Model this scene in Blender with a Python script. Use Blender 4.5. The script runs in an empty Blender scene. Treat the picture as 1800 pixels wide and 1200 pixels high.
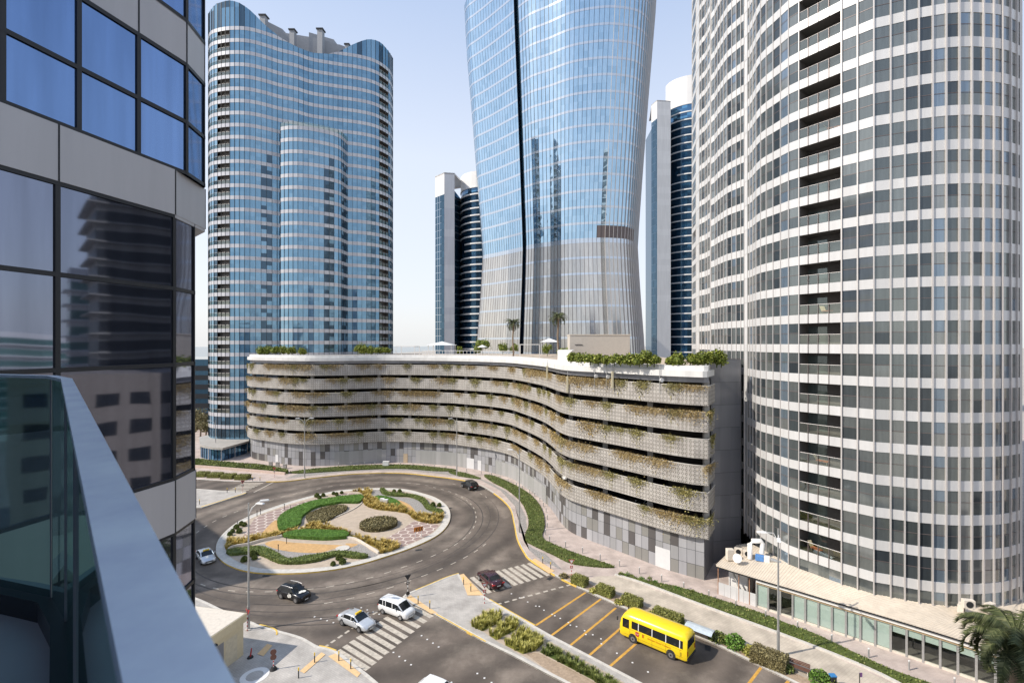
import bpy, math, random
from mathutils import Vector
C = bpy.context.scene
COL = C.collection
RND = random.Random(7)
R = math.radians
# ---------------------------------------------------------------- camera
F, X0, HZ, H = 850.0, 950.0, 604.0, 32.0          # focal length and principal point of the 1800 px wide picture, eye height in metres
cam_d = bpy.data.cameras.new('camera'); cam = bpy.data.objects.new('camera', cam_d); COL.objects.link(cam)
cam.location = (0, 0, H); cam.rotation_euler = (R(90), 0, 0)
cam_d.sensor_width = 36.0; cam_d.lens = 17.0
cam_d.shift_x = (900 - X0) / 1800.0; cam_d.shift_y = (HZ - 600) / 1800.0
cam_d.clip_start = 0.03; cam_d.clip_end = 6000
cam_d.dof.use_dof = True; cam_d.dof.focus_distance = 45; cam_d.dof.aperture_fstop = 9.0
C.camera = cam
# ---------------------------------------------------------------- light
SUN_EL, SUN_AZ = R(41), math.atan2(-0.276, -0.961)   # azimuth (math angle) of the direction TO the sun
w = bpy.data.worlds.new('World'); C.world = w; w.use_nodes = True
nt = w.node_tree; nt.nodes.clear()
sky = nt.nodes.new('ShaderNodeTexSky'); sky.sky_type = 'NISHITA'; sky.sun_disc = False
sky.sun_elevation = SUN_EL; sky.sun_rotation = R(90) - SUN_AZ
sky.altitude = 0; sky.air_density = 1.1; sky.dust_density = 2.0; sky.ozone_density = 2.0
bg = nt.nodes.new('ShaderNodeBackground'); bg.inputs[1].default_value = 0.12
ow = nt.nodes.new('ShaderNodeOutputWorld')
# a dusty Gulf sky: the clear sky with a pale veil that thickens towards the horizon
wc = nt.nodes.new('ShaderNodeTexCoord'); wz = nt.nodes.new('ShaderNodeSeparateXYZ'); nt.links.new(wc.outputs['Generated'], wz.inputs[0])
wr = nt.nodes.new('ShaderNodeValToRGB'); we = wr.color_ramp.elements
for _ in range(3): we.new(0.5)
for k, (p, c) in enumerate(((0.0, (.88, .89, .90)), (0.12, (.83, .86, .93)), (0.35, (.76, .82, .94)), (0.62, (.46, .58, .82)), (1.0, (.26, .42, .72)))): we[k].position = p; we[k].color = (*c, 1)
nt.links.new(wz.outputs[2], wr.inputs[0])
ws = nt.nodes.new('ShaderNodeVectorMath'); ws.operation = 'SCALE'; ws.inputs['Scale'].default_value = 0.86 / 0.12; nt.links.new(wr.outputs[0], ws.inputs[0])
wa = nt.nodes.new('ShaderNodeVectorMath'); wa.operation = 'ADD'; wm = nt.nodes.new('ShaderNodeVectorMath'); wm.operation = 'SCALE'; wm.inputs['Scale'].default_value = 0.30; nt.links.new(sky.outputs[0], wm.inputs[0])
nt.links.new(wm.outputs[0], wa.inputs[0]); nt.links.new(ws.outputs[0], wa.inputs[1])
nt.links.new(wa.outputs[0], bg.inputs[0]); nt.links.new(bg.outputs[0], ow.inputs[0])
sd = bpy.data.lights.new('sun', 'SUN'); so = bpy.data.objects.new('sun', sd); COL.objects.link(so)
sd.energy = 4.8; sd.angle = R(0.55); sd.color = (1.0, 0.925, 0.82)
tosun = Vector((math.cos(SUN_AZ) * math.cos(SUN_EL), math.sin(SUN_AZ) * math.cos(SUN_EL), math.sin(SUN_EL)))
so.rotation_euler = (-tosun).to_track_quat('-Z', 'Y').to_euler(); so.location = tosun * 300
C.view_settings.view_transform = 'Standard'; C.view_settings.look = 'None'
C.view_settings.exposure = 0.12; C.view_settings.gamma = 1.0
C.cycles.max_bounces = 7; C.cycles.transparent_max_bounces = 10
# ---------------------------------------------------------------- helpers
def G(px, py, z=0.0):                                # a point of the picture that lies at height z
    Y = F * (H - z) / (py - HZ)
    return Vector(((px - X0) * Y / F, Y, z))
def XY(px, Y): return ((px - X0) * Y / F, Y)
def ZY(py, Y): return H + (HZ - py) / F * Y
def tag(o, label=None, cat=None, group=None, kind=None):
    if label: o['label'] = label
    if cat: o['category'] = cat
    if group: o['group'] = group
    if kind: o['kind'] = kind
    return o
def empty(name, loc, label=None, cat=None, group=None, rz=0.0):
    o = bpy.data.objects.new(name, None); COL.objects.link(o)
    o.location = loc; o.rotation_euler = (0, 0, rz); o.empty_display_size = 0.5
    return tag(o, label, cat, group)
class MB:
    def __init__(s): s.v = []; s.f = []; s.c = []; s.uv = []; s.sm = []
    def face(s, pts, col=None, uv=None, sm=False):
        n = len(s.v); s.v += [tuple(p) for p in pts]; s.f.append(tuple(range(n, n + len(pts))))
        s.c.append(col or (RND.random(), RND.random(), RND.random())); s.uv.append(uv or [(0, 0)] * len(pts)); s.sm.append(sm)
    def mesh(s, V, FS, col=None, sm=False):
        n = len(s.v); s.v += [tuple(p) for p in V]
        for f in FS:
            s.f.append(tuple(n + i for i in f)); s.c.append(col or (RND.random(), RND.random(), RND.random()))
            s.uv.append([(0, 0)] * len(f)); s.sm.append(sm)
    def box(s, c, d, rz=0.0, col=None, taper=1.0):
        x, y, z = d[0] / 2, d[1] / 2, d[2] / 2; cs, sn = math.cos(rz), math.sin(rz); V = []
        for k, (a, b, e) in enumerate([(-1,-1,-1),(1,-1,-1),(1,1,-1),(-1,1,-1),(-1,-1,1),(1,-1,1),(1,1,1),(-1,1,1)]):
            t = taper if e > 0 else 1.0; px, py = a * x * t, b * y * t
            V.append((c[0] + px * cs - py * sn, c[1] + px * sn + py * cs, c[2] + e * z))
        s.mesh(V, [(0,3,2,1),(4,5,6,7),(0,1,5,4),(1,2,6,5),(2,3,7,6),(3,0,4,7)], col)
    def prism(s, poly, z0, z1, col=None, bottom=False):
        n = len(poly); z0f = z0 if callable(z0) else (lambda p: z0); z1f = z1 if callable(z1) else (lambda p: z1)
        V = [(p[0], p[1], z0f(p)) for p in poly] + [(p[0], p[1], z1f(p)) for p in poly]
        area = sum(poly[i][0] * poly[(i + 1) % n][1] - poly[(i + 1) % n][0] * poly[i][1] for i in range(n))
        top = list(range(n, 2 * n)); FS = []
        if area < 0: top.reverse()
        FS.append(tuple(top))
        for i in range(n):
            j = (i + 1) % n; q = (i, j, n + j, n + i); FS.append(q if area > 0 else q[::-1])
        if bottom: FS.append(tuple([t - n for t in top][::-1]))
        s.mesh(V, FS, col)
    def tube(s, pts, r, n=8, col=None, cap=True):
        pts = [Vector(p) for p in pts]; rr = r if isinstance(r, (list, tuple)) else [r] * len(pts); V = []; FS = []
        for i, p in enumerate(pts):
            t = (pts[min(i + 1, len(pts) - 1)] - pts[max(i - 1, 0)]).normalized()
            a = t.cross(Vector((0, 0, 1))) if abs(t.z) < 0.95 else t.cross(Vector((1, 0, 0)))
            a.normalize(); b = t.cross(a)
            for k in range(n):
                th = 2 * math.pi * k / n; V.append(p + (a * math.cos(th) + b * math.sin(th)) * rr[i])
        for i in range(len(pts) - 1):
            for k in range(n): FS.append((i * n + k, i * n + (k + 1) % n, (i + 1) * n + (k + 1) % n, (i + 1) * n + k))
        s.mesh(V, FS, col, True)
        if cap: s.mesh(V[:n], [tuple(range(n))], col); s.mesh(V[-n:], [tuple(range(n))], col)
    def disc(s, c, r, ax, h, n=16, col=None):        # short cylinder about axis ax
        a = Vector(ax).normalized(); s.tube([Vector(c) - a * h / 2, Vector(c) + a * h / 2], r, n, col)
    def loft(s, secs, col=None, sm=True, cap=True, closed=True):
        n = len(secs[0]); V = [p for q in secs for p in q]; FS = []
        for i in range(len(secs) - 1):
            for k in range(n if closed else n - 1):
                FS.append((i * n + k, i * n + (k + 1) % n, (i + 1) * n + (k + 1) % n, (i + 1) * n + k))
        s.mesh(V, FS, col, sm)
        if cap: s.mesh(secs[0], [tuple(range(n))], col); s.mesh(secs[-1], [tuple(range(n))], col)
    def ball(s, c, r, n=8, m=6, col=None):
        r = r if isinstance(r, (tuple, list)) else (r, r, r); secs = []
        for i in range(m + 1):
            ph = -math.pi / 2 + math.pi * i / m
            secs.append([(c[0] + r[0] * math.cos(ph) * math.cos(2*math.pi*k/n), c[1] + r[1] * math.cos(ph) * math.sin(2*math.pi*k/n), c[2] + r[2] * math.sin(ph)) for k in range(n)])
        s.loft(secs, col, True, False)
    def build(s, name, m, parent=None, origin=None, bevel=0.0):
        off = Vector(origin) if origin is not None else (Vector((0, 0, 0)))
        if parent is not None and origin is None and parent.get('_w'):
            off = Vector(parent['_w'])
        me = bpy.data.meshes.new(name)
        me.from_pydata([(x - off.x, y - off.y, z - off.z) for x, y, z in s.v], [], s.f)
        at = me.color_attributes.new('pv', 'FLOAT_COLOR', 'CORNER'); ul = me.uv_layers.new(name='UVMap')
        buf = []; ub = []
        for i, f in enumerate(s.f):
            c = s.c[i]
            for k in range(len(f)): buf += [c[0], c[1], c[2], 1.0]; ub += [s.uv[i][k][0], s.uv[i][k][1]]
        at.data.foreach_set('color', buf); ul.data.foreach_set('uv', ub)
        me.polygons.foreach_set('use_smooth', s.sm); me.materials.append(m); me.update()
        o = bpy.data.objects.new(name, me); COL.objects.link(o)
        if parent is not None: o.parent = parent
        elif origin is not None: o.location = origin
        if bevel:
            b = o.modifiers.new('bevel', 'BEVEL'); b.width = bevel; b.segments = 2; b.limit_method = 'ANGLE'
        return o
def wroot(name, loc, label, cat, group=None):        # root of a thing whose parts are given in world coordinates
    o = empty(name, loc, label, cat, group); o['_w'] = list(loc); return o
def sub(part, parent_root): part['_w'] = list(parent_root['_w']); return part
def copy_tree(o, parent=None):
    c = o.copy(); COL.objects.link(c); c.parent = parent
    for ch in list(o.children): copy_tree(ch, c)
    return c
def place(o, loc, rz=0.0, label=None, group=None, scale=None):
    o.location = loc; o.rotation_euler = (0, 0, rz)
    if label: o['label'] = label
    if group: o['group'] = group
    if scale: o.scale = scale if isinstance(scale, (tuple, list)) else (scale,) * 3
    return o
def spline(P, step=None, closed=False, n=6):
    P = [Vector((p[0], p[1])) for p in P]; out = []; m = len(P)
    rng = range(m) if closed else range(m - 1)
    g = (lambda i: P[i % m]) if closed else (lambda i: P[max(0, min(m - 1, i))])
    for i in rng:
        a, b, c, d = g(i - 1), g(i), g(i + 1), g(i + 2)
        for k in range(n):
            t = k / n
            out.append(0.5 * ((2*b) + (c - a)*t + (2*a - 5*b + 4*c - d)*t*t + (3*b - a - 3*c + d)*t*t*t))
    if not closed: out.append(P[-1])
    return out
def resample(P, step, closed=False):
    P = [Vector((p[0], p[1])) for p in P]
    if closed: P = P + [P[0]]
    L = [0]
    for i in range(1, len(P)): L.append(L[-1] + (P[i] - P[i - 1]).length)
    n = max(1, round(L[-1] / step)); out = []; j = 0
    for k in range(n + 1):
        t = L[-1] * k / n
        while j < len(P) - 2 and L[j + 1] < t: j += 1
        u = (t - L[j]) / max(1e-9, L[j + 1] - L[j]); out.append(P[j].lerp(P[j + 1], min(1, max(0, u))))
    if closed: out.pop()
    return out
def normals(P, closed=False):
    n = len(P); o = []
    for i in range(n):
        a = P[(i - 1) % n] if closed else P[max(0, i - 1)]; b = P[(i + 1) % n] if closed else P[min(n - 1, i + 1)]
        t = (b - a).normalized(); o.append(Vector((t.y, -t.x)))
    return o
def offset(P, d, closed=False):
    N = normals(P, closed); return [p + q * d for p, q in zip(P, N)]
def inside(p, poly):
    x, y = p[0], p[1]; r = False; n = len(poly); j = n - 1
    for i in range(n):
        xi, yi = poly[i][0], poly[i][1]; xj, yj = poly[j][0], poly[j][1]
        if (yi > y) != (yj > y) and x < (xj - xi) * (y - yi) / (yj - yi) + xi: r = not r
        j = i
    return r
def scatter(poly, n, rnd=RND):
    xs = [p[0] for p in poly]; ys = [p[1] for p in poly]; o = []; k = 0
    while len(o) < n and k < n * 30:
        k += 1; p = (rnd.uniform(min(xs), max(xs)), rnd.uniform(min(ys), max(ys)))
        if inside(p, poly): o.append(p)
    return o
def area(poly):
    n = len(poly); return abs(sum(poly[i][0] * poly[(i + 1) % n][1] - poly[(i + 1) % n][0] * poly[i][1] for i in range(n))) / 2
# ---------------------------------------------------------------- materials
def mat(name, c, rough=0.7, metal=0.0, var=0.12, scale=3.0, bump=0.0, bscale=40.0, c2=None, pv=0.0, spec=0.5, coat=0.0, streak=False, detail=5.0):
    m = bpy.data.materials.new(name); m.use_nodes = True; t = m.node_tree; b = t.nodes['Principled BSDF']
    b.inputs['Roughness'].default_value = rough; b.inputs['Metallic'].default_value = metal
    b.inputs['Specular IOR Level'].default_value = spec; b.inputs['Coat Weight'].default_value = coat
    tc = t.nodes.new('ShaderNodeTexCoord'); mp = t.nodes.new('ShaderNodeMapping')
    if streak: mp.inputs['Scale'].default_value = (1, 1, 0.08)
    t.links.new(tc.outputs['Object'], mp.inputs['Vector'])
    nz = t.nodes.new('ShaderNodeTexNoise'); nz.inputs['Scale'].default_value = scale; nz.inputs['Detail'].default_value = detail; nz.inputs['Roughness'].default_value = 0.65
    t.links.new(mp.outputs[0], nz.inputs['Vector'])
    rp = t.nodes.new('ShaderNodeValToRGB'); rp.color_ramp.elements[0].position = 0.3; rp.color_ramp.elements[1].position = 0.7
    c2 = c2 or tuple(min(1, x * (1 + var)) for x in c); c1 = c if c2 is not None and var == 0 else tuple(x * (1 - var) for x in c)
    rp.color_ramp.elements[0].color = (*c1, 1); rp.color_ramp.elements[1].color = (*c2, 1)
    t.links.new(nz.outputs['Fac'], rp.inputs[0]); out = rp.outputs[0]
    if pv:
        at = t.nodes.new('ShaderNodeAttribute'); at.attribute_name = 'pv'; sp = t.nodes.new('ShaderNodeSeparateColor'); t.links.new(at.outputs['Color'], sp.inputs[0])
        mr = t.nodes.new('ShaderNodeMapRange'); mr.inputs['To Min'].default_value = 1 - pv; mr.inputs['To Max'].default_value = 1 + pv; t.links.new(sp.outputs[0], mr.inputs['Value'])
        mx = t.nodes.new('ShaderNodeVectorMath'); mx.operation = 'SCALE'; t.links.new(out, mx.inputs[0]); t.links.new(mr.outputs[0], mx.inputs['Scale']); out = mx.outputs[0]
    t.links.new(out, b.inputs['Base Color'])
    if bump:
        n2 = t.nodes.new('ShaderNodeTexNoise'); n2.inputs['Scale'].default_value = bscale; n2.inputs['Detail'].default_value = 4; t.links.new(tc.outputs['Object'], n2.inputs['Vector'])
        bp = t.nodes.new('ShaderNodeBump'); bp.inputs['Strength'].default_value = bump; bp.inputs['Distance'].default_value = 0.02
        t.links.new(n2.outputs['Fac'], bp.inputs['Height']); t.links.new(bp.outputs[0], b.inputs['Normal'])
    return m
def ramp(t, stops, interp='LINEAR'):
    r = t.nodes.new('ShaderNodeValToRGB'); r.color_ramp.interpolation = interp; e = r.color_ramp.elements
    while len(e) < len(stops): e.new(0.5)
    for k, (p, c) in enumerate(stops): e[k].position = p; e[k].color = (*c, 1)
    return r
def glassmat(name, stops, rough=0.04, metal=0.75, wave=0.02, spec=0.6, tint=None, wscale=0.35):
    # coated curtain wall glass: the colour of each pane (blinds, rooms, painted-in reflections) comes from the pane's own random value
    m = bpy.data.materials.new(name); m.use_nodes = True; t = m.node_tree; b = t.nodes['Principled BSDF']
    at = t.nodes.new('ShaderNodeAttribute'); at.attribute_name = 'pv'; sp = t.nodes.new('ShaderNodeSeparateColor'); t.links.new(at.outputs['Color'], sp.inputs[0])
    r = ramp(t, stops, 'CONSTANT'); t.links.new(sp.outputs[0], r.inputs[0])
    tc = t.nodes.new('ShaderNodeTexCoord')
    mp = t.nodes.new('ShaderNodeMapping'); mp.inputs['Scale'].default_value = (3, 3, 0.25); t.links.new(tc.outputs['Object'], mp.inputs[0])
    nz = t.nodes.new('ShaderNodeTexNoise'); nz.inputs['Scale'].default_value = 1.2; nz.inputs['Detail'].default_value = 4; t.links.new(mp.outputs[0], nz.inputs['Vector'])
    mr = t.nodes.new('ShaderNodeMapRange'); mr.inputs['To Min'].default_value = 0.75; mr.inputs['To Max'].default_value = 1.25; t.links.new(nz.outputs['Fac'], mr.inputs['Value'])
    mx = t.nodes.new('ShaderNodeVectorMath'); mx.operation = 'SCALE'; t.links.new(r.outputs[0], mx.inputs[0]); t.links.new(mr.outputs[0], mx.inputs['Scale'])
    t.links.new(mx.outputs[0], b.inputs['Base Color'])
    b.inputs['Roughness'].default_value = rough; b.inputs['Metallic'].default_value = metal; b.inputs['Specular IOR Level'].default_value = spec
    if tint: b.inputs['Specular Tint'].default_value = (*tint, 1)
    # every pane sits a hair out of plane, and float glass is slightly wavy
    n2 = t.nodes.new('ShaderNodeTexNoise'); n2.inputs['Scale'].default_value = wscale; n2.inputs['Detail'].default_value = 1; t.links.new(tc.outputs['Object'], n2.inputs['Vector'])
    bp = t.nodes.new('ShaderNodeBump'); bp.inputs['Strength'].default_value = 1.0; bp.inputs['Distance'].default_value = wave
    t.links.new(n2.outputs['Fac'], bp.inputs['Height'])
    ge = t.nodes.new('ShaderNodeVectorMath'); ge.operation = 'SUBTRACT'; ge.inputs[1].default_value = (.5, .5, .5); t.links.new(at.outputs['Color'], ge.inputs[0])
    sc = t.nodes.new('ShaderNodeVectorMath'); sc.operation = 'SCALE'; sc.inputs['Scale'].default_value = 0.012; t.links.new(ge.outputs[0], sc.inputs[0])
    ad = t.nodes.new('ShaderNodeVectorMath'); ad.operation = 'ADD'; t.links.new(bp.outputs[0], ad.inputs[0]); t.links.new(sc.outputs[0], ad.inputs[1])
    no = t.nodes.new('ShaderNodeVectorMath'); no.operation = 'NORMALIZE'; t.links.new(ad.outputs[0], no.inputs[0]); t.links.new(no.outputs[0], b.inputs['Normal'])
    return m
def clearglass(name, tint, alpha=0.25):
    m = bpy.data.materials.new(name); m.use_nodes = True; t = m.node_tree; t.nodes.clear()
    o = t.nodes.new('ShaderNodeOutputMaterial'); tr = t.nodes.new('ShaderNodeBsdfTransparent'); tr.inputs[0].default_value = (*tint, 1)
    gl = t.nodes.new('ShaderNodeBsdfGlossy'); gl.inputs['Roughness'].default_value = 0.02; gl.inputs[0].default_value = (0.9, 1, 0.96, 1)
    lw = t.nodes.new('ShaderNodeLayerWeight'); lw.inputs[0].default_value = 0.5; pw = t.nodes.new('ShaderNodeMath'); pw.operation = 'POWER'; pw.inputs[1].default_value = 5; t.links.new(lw.outputs['Facing'], pw.inputs[0]); fr = t.nodes.new('ShaderNodeMath'); fr.operation = 'MULTIPLY_ADD'; fr.inputs[1].default_value = .9; fr.inputs[2].default_value = .03; t.links.new(pw.outputs[0], fr.inputs[0])
    nz = t.nodes.new('ShaderNodeTexNoise'); nz.inputs['Scale'].default_value = 2; mr = t.nodes.new('ShaderNodeMapRange'); mr.inputs['To Min'].default_value = alpha * .7; mr.inputs['To Max'].default_value = alpha * 1.3
    t.links.new(nz.outputs['Fac'], mr.inputs['Value'])
    ad = t.nodes.new('ShaderNodeMath'); ad.operation = 'ADD'; ad.use_clamp = True; t.links.new(fr.outputs[0], ad.inputs[0]); t.links.new(mr.outputs[0], ad.inputs[1])
    mx = t.nodes.new('ShaderNodeMixShader'); t.links.new(ad.outputs[0], mx.inputs[0]); t.links.new(tr.outputs[0], mx.inputs[1]); t.links.new(gl.outputs[0], mx.inputs[2]); t.links.new(mx.outputs[0], o.inputs[0])
    return m
def pvramp(name, stops, rough=0.5, metal=0.0, spec=0.5, streak=True):
    m = mat(name, (.5, .5, .5), rough, metal, 0.07, 1.2, streak=streak); t = m.node_tree; b = t.nodes['Principled BSDF']
    src = b.inputs['Base Color'].links[0].from_socket
    at = t.nodes.new('ShaderNodeAttribute'); at.attribute_name = 'pv'; sp = t.nodes.new('ShaderNodeSeparateColor'); t.links.new(at.outputs['Color'], sp.inputs[0])
    r = ramp(t, stops, 'CONSTANT'); t.links.new(sp.outputs[0], r.inputs[0])
    mu = t.nodes.new('ShaderNodeVectorMath'); mu.operation = 'MULTIPLY'; t.links.new(r.outputs[0], mu.inputs[0]); t.links.new(src, mu.inputs[1])
    sc = t.nodes.new('ShaderNodeVectorMath'); sc.operation = 'SCALE'; sc.inputs['Scale'].default_value = 2.0; t.links.new(mu.outputs[0], sc.inputs[0]); t.links.new(sc.outputs[0], b.inputs['Base Color'])
    b.inputs['Specular IOR Level'].default_value = spec
    return m
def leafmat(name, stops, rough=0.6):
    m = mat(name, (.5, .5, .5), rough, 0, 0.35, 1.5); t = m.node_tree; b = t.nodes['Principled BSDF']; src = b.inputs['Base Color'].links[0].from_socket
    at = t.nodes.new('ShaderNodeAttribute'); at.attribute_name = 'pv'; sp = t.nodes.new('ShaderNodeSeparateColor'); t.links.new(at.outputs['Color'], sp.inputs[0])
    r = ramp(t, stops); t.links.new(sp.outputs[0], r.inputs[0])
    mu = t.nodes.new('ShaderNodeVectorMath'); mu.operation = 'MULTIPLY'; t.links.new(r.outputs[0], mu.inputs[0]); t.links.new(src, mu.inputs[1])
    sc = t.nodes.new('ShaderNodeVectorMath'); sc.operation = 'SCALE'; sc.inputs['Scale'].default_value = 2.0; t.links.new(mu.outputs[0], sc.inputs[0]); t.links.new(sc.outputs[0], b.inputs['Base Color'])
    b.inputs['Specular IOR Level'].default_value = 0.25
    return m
def asphaltmat():
    m = bpy.data.materials.new('asphalt'); m.use_nodes = True; t = m.node_tree; b = t.nodes['Principled BSDF']; tc = t.nodes.new('ShaderNodeTexCoord')
    def noise(sc, d, v=None):
        n = t.nodes.new('ShaderNodeTexNoise'); n.inputs['Scale'].default_value = sc; n.inputs['Detail'].default_value = d; n.inputs['Roughness'].default_value = 0.6; t.links.new(v or tc.outputs['Object'], n.inputs['Vector']); return n
    a = noise(0.10, 12); a.inputs['Roughness'].default_value = 0.72; r = ramp(t, [(0.34, (0.082, 0.065, 0.053)), (0.50, (0.125, 0.101, 0.082)), (0.66, (0.235, 0.195, 0.158))]); t.links.new(a.outputs['Fac'], r.inputs[0])
    f = noise(55, 2); mr = t.nodes.new('ShaderNodeMapRange'); mr.inputs['To Min'].default_value = 0.6; mr.inputs['To Max'].default_value = 1.4; t.links.new(f.outputs['Fac'], mr.inputs['Value'])
    # worn wheel tracks that circle the island, as rings about its centre
    mp = t.nodes.new('ShaderNodeVectorMath'); mp.operation = 'SUBTRACT'; mp.inputs[1].default_value = (CEN[0], CEN[1], 0); t.links.new(tc.outputs['Object'], mp.inputs[0])
    wn = noise(0.05, 2); le = t.nodes.new('ShaderNodeVectorMath'); le.operation = 'LENGTH'; t.links.new(mp.outputs[0], le.inputs[0])
    s1 = t.nodes.new('ShaderNodeMath'); s1.operation = 'MULTIPLY_ADD'; s1.inputs[1].default_value = 9.0; t.links.new(wn.outputs['Fac'], s1.inputs[0]); t.links.new(le.outputs['Value'], s1.inputs[2])
    s2 = t.nodes.new('ShaderNodeMath'); s2.operation = 'MULTIPLY'; s2.inputs[1].default_value = 2 * math.pi / 4.6; t.links.new(s1.outputs[0], s2.inputs[0])
    s3 = t.nodes.new('ShaderNodeMath'); s3.operation = 'SINE'; t.links.new(s2.outputs[0], s3.inputs[0])
    tr = t.nodes.new('ShaderNodeMapRange'); tr.inputs['From Min'].default_value = -1; tr.inputs['To Min'].default_value = 0.72; tr.inputs['To Max'].default_value = 1.2; t.links.new(s3.outputs[0], tr.inputs['Value'])
    mm = t.nodes.new('ShaderNodeMath'); mm.operation = 'MULTIPLY'; t.links.new(mr.outputs[0], mm.inputs[0]); t.links.new(tr.outputs[0], mm.inputs[1])
    sc = t.nodes.new('ShaderNodeVectorMath'); sc.operation = 'SCALE'; t.links.new(r.outputs[0], sc.inputs[0]); t.links.new(mm.outputs[0], sc.inputs['Scale']); t.links.new(sc.outputs[0], b.inputs['Base Color'])
    b.inputs['Roughness'].default_value = 0.8
    bp = t.nodes.new('ShaderNodeBump'); bp.inputs['Strength'].default_value = 0.4; bp.inputs['Distance'].default_value = 0.01; t.links.new(f.outputs['Fac'], bp.inputs['Height']); t.links.new(bp.outputs[0], b.inputs['Normal'])
    return m
def pavermat(name, c, sz=(0.4, 0.2), rot=0.0, c2=None, mortar=0.75, dirt=0.2):
    m = bpy.data.materials.new(name); m.use_nodes = True; t = m.node_tree; b = t.nodes['Principled BSDF']; tc = t.nodes.new('ShaderNodeTexCoord')
    mp = t.nodes.new('ShaderNodeMapping'); mp.inputs['Rotation'].default_value = (0, 0, rot); t.links.new(tc.outputs['Object'], mp.inputs[0])
    bk = t.nodes.new('ShaderNodeTexBrick'); t.links.new(mp.outputs[0], bk.inputs['Vector']); bk.inputs['Scale'].default_value = 1.0; bk.inputs['Brick Width'].default_value = sz[0]; bk.inputs['Row Height'].default_value = sz[1]
    bk.inputs['Mortar Size'].default_value = 0.012; bk.inputs['Bias'].default_value = 0.0
    c2 = c2 or tuple(x * 0.86 for x in c); bk.inputs['Color1'].default_value = (*c, 1); bk.inputs['Color2'].default_value = (*c2, 1); bk.inputs['Mortar'].default_value = (*[x * mortar for x in c], 1)
    nz = t.nodes.new('ShaderNodeTexNoise'); nz.inputs['Scale'].default_value = 0.5; nz.inputs['Detail'].default_value = 8; t.links.new(tc.outputs['Object'], nz.inputs['Vector'])
    mr = t.nodes.new('ShaderNodeMapRange'); mr.inputs['From Min'].default_value = 0.3; mr.inputs['From Max'].default_value = 0.7; mr.inputs['To Min'].default_value = 1 - dirt; mr.inputs['To Max'].default_value = 1 + dirt; t.links.new(nz.outputs['Fac'], mr.inputs['Value'])
    sc = t.nodes.new('ShaderNodeVectorMath'); sc.operation = 'SCALE'; t.links.new(bk.outputs['Color'], sc.inputs[0]); t.links.new(mr.outputs[0], sc.inputs['Scale']); t.links.new(sc.outputs[0], b.inputs['Base Color'])
    b.inputs['Roughness'].default_value = 0.85; b.inputs['Specular IOR Level'].default_value = 0.3
    return m
def hexmat():                                         # reddish gravel hexagons between pale joints
    m = bpy.data.materials.new('hex_paving'); m.use_nodes = True; t = m.node_tree; b = t.nodes['Principled BSDF']; tc = t.nodes.new('ShaderNodeTexCoord')
    nz = t.nodes.new('ShaderNodeTexNoise'); nz.inputs['Scale'].default_value = 14; nz.inputs['Detail'].default_value = 3; t.links.new(tc.outputs['Object'], nz.inputs['Vector'])
    def hx(off):
        a = t.nodes.new('ShaderNodeVectorMath'); a.operation = 'ADD'; a.inputs[1].default_value = (100 * 1.6 + off[0], 100 * 2.771 + off[1], 0); t.links.new(tc.outputs['Object'], a.inputs[0])
        mo = t.nodes.new('ShaderNodeVectorMath'); mo.operation = 'MODULO'; mo.inputs[1].default_value = (1.6, 2.771, 10); t.links.new(a.outputs[0], mo.inputs[0])
        s = t.nodes.new('ShaderNodeVectorMath'); s.operation = 'SUBTRACT'; s.inputs[1].default_value = (0.8, 1.3855, 0); t.links.new(mo.outputs[0], s.inputs[0])
        ab = t.nodes.new('ShaderNodeVectorMath'); ab.operation = 'ABSOLUTE'; t.links.new(s.outputs[0], ab.inputs[0])
        mz = t.nodes.new('ShaderNodeVectorMath'); mz.operation = 'MULTIPLY'; mz.inputs[1].default_value = (1, 1, 0); t.links.new(ab.outputs[0], mz.inputs[0])
        d = t.nodes.new('ShaderNodeVectorMath'); d.operation = 'DOT_PRODUCT'; d.inputs[1].default_value = (0.5, 0.866, 0); t.links.new(mz.outputs[0], d.inputs[0])
        sx = t.nodes.new('ShaderNodeSeparateXYZ'); t.links.new(mz.outputs[0], sx.inputs[0])
        mxx = t.nodes.new('ShaderNodeMath'); mxx.operation = 'MAXIMUM'; t.links.new(sx.outputs[0], mxx.inputs[0]); t.links.new(d.outputs['Value'], mxx.inputs[1]); return mxx
    h1, h2 = hx((0, 0)), hx((0.8, 1.3855)); mn = t.nodes.new('ShaderNodeMath'); mn.operation = 'MINIMUM'; t.links.new(h1.outputs[0], mn.inputs[0]); t.links.new(h2.outputs[0], mn.inputs[1])
    r = ramp(t, [(0.0, (0.30, 0.215, 0.19)), (0.70, (0.30, 0.215, 0.19)), (0.72, (0.62, 0.54, 0.47))], 'LINEAR'); t.links.new(mn.outputs[0], r.inputs[0])
    mr = t.nodes.new('ShaderNodeMapRange'); mr.inputs['To Min'].default_value = 0.6; mr.inputs['To Max'].default_value = 1.4; t.links.new(nz.outputs['Fac'], mr.inputs['Value'])
    sc = t.nodes.new('ShaderNodeVectorMath'); sc.operation = 'SCALE'; t.links.new(r.outputs[0], sc.inputs[0]); t.links.new(mr.outputs[0], sc.inputs['Scale']); t.links.new(sc.outputs[0], b.inputs['Base Color']); b.inputs['Roughness'].default_value = 0.9
    return m
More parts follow.
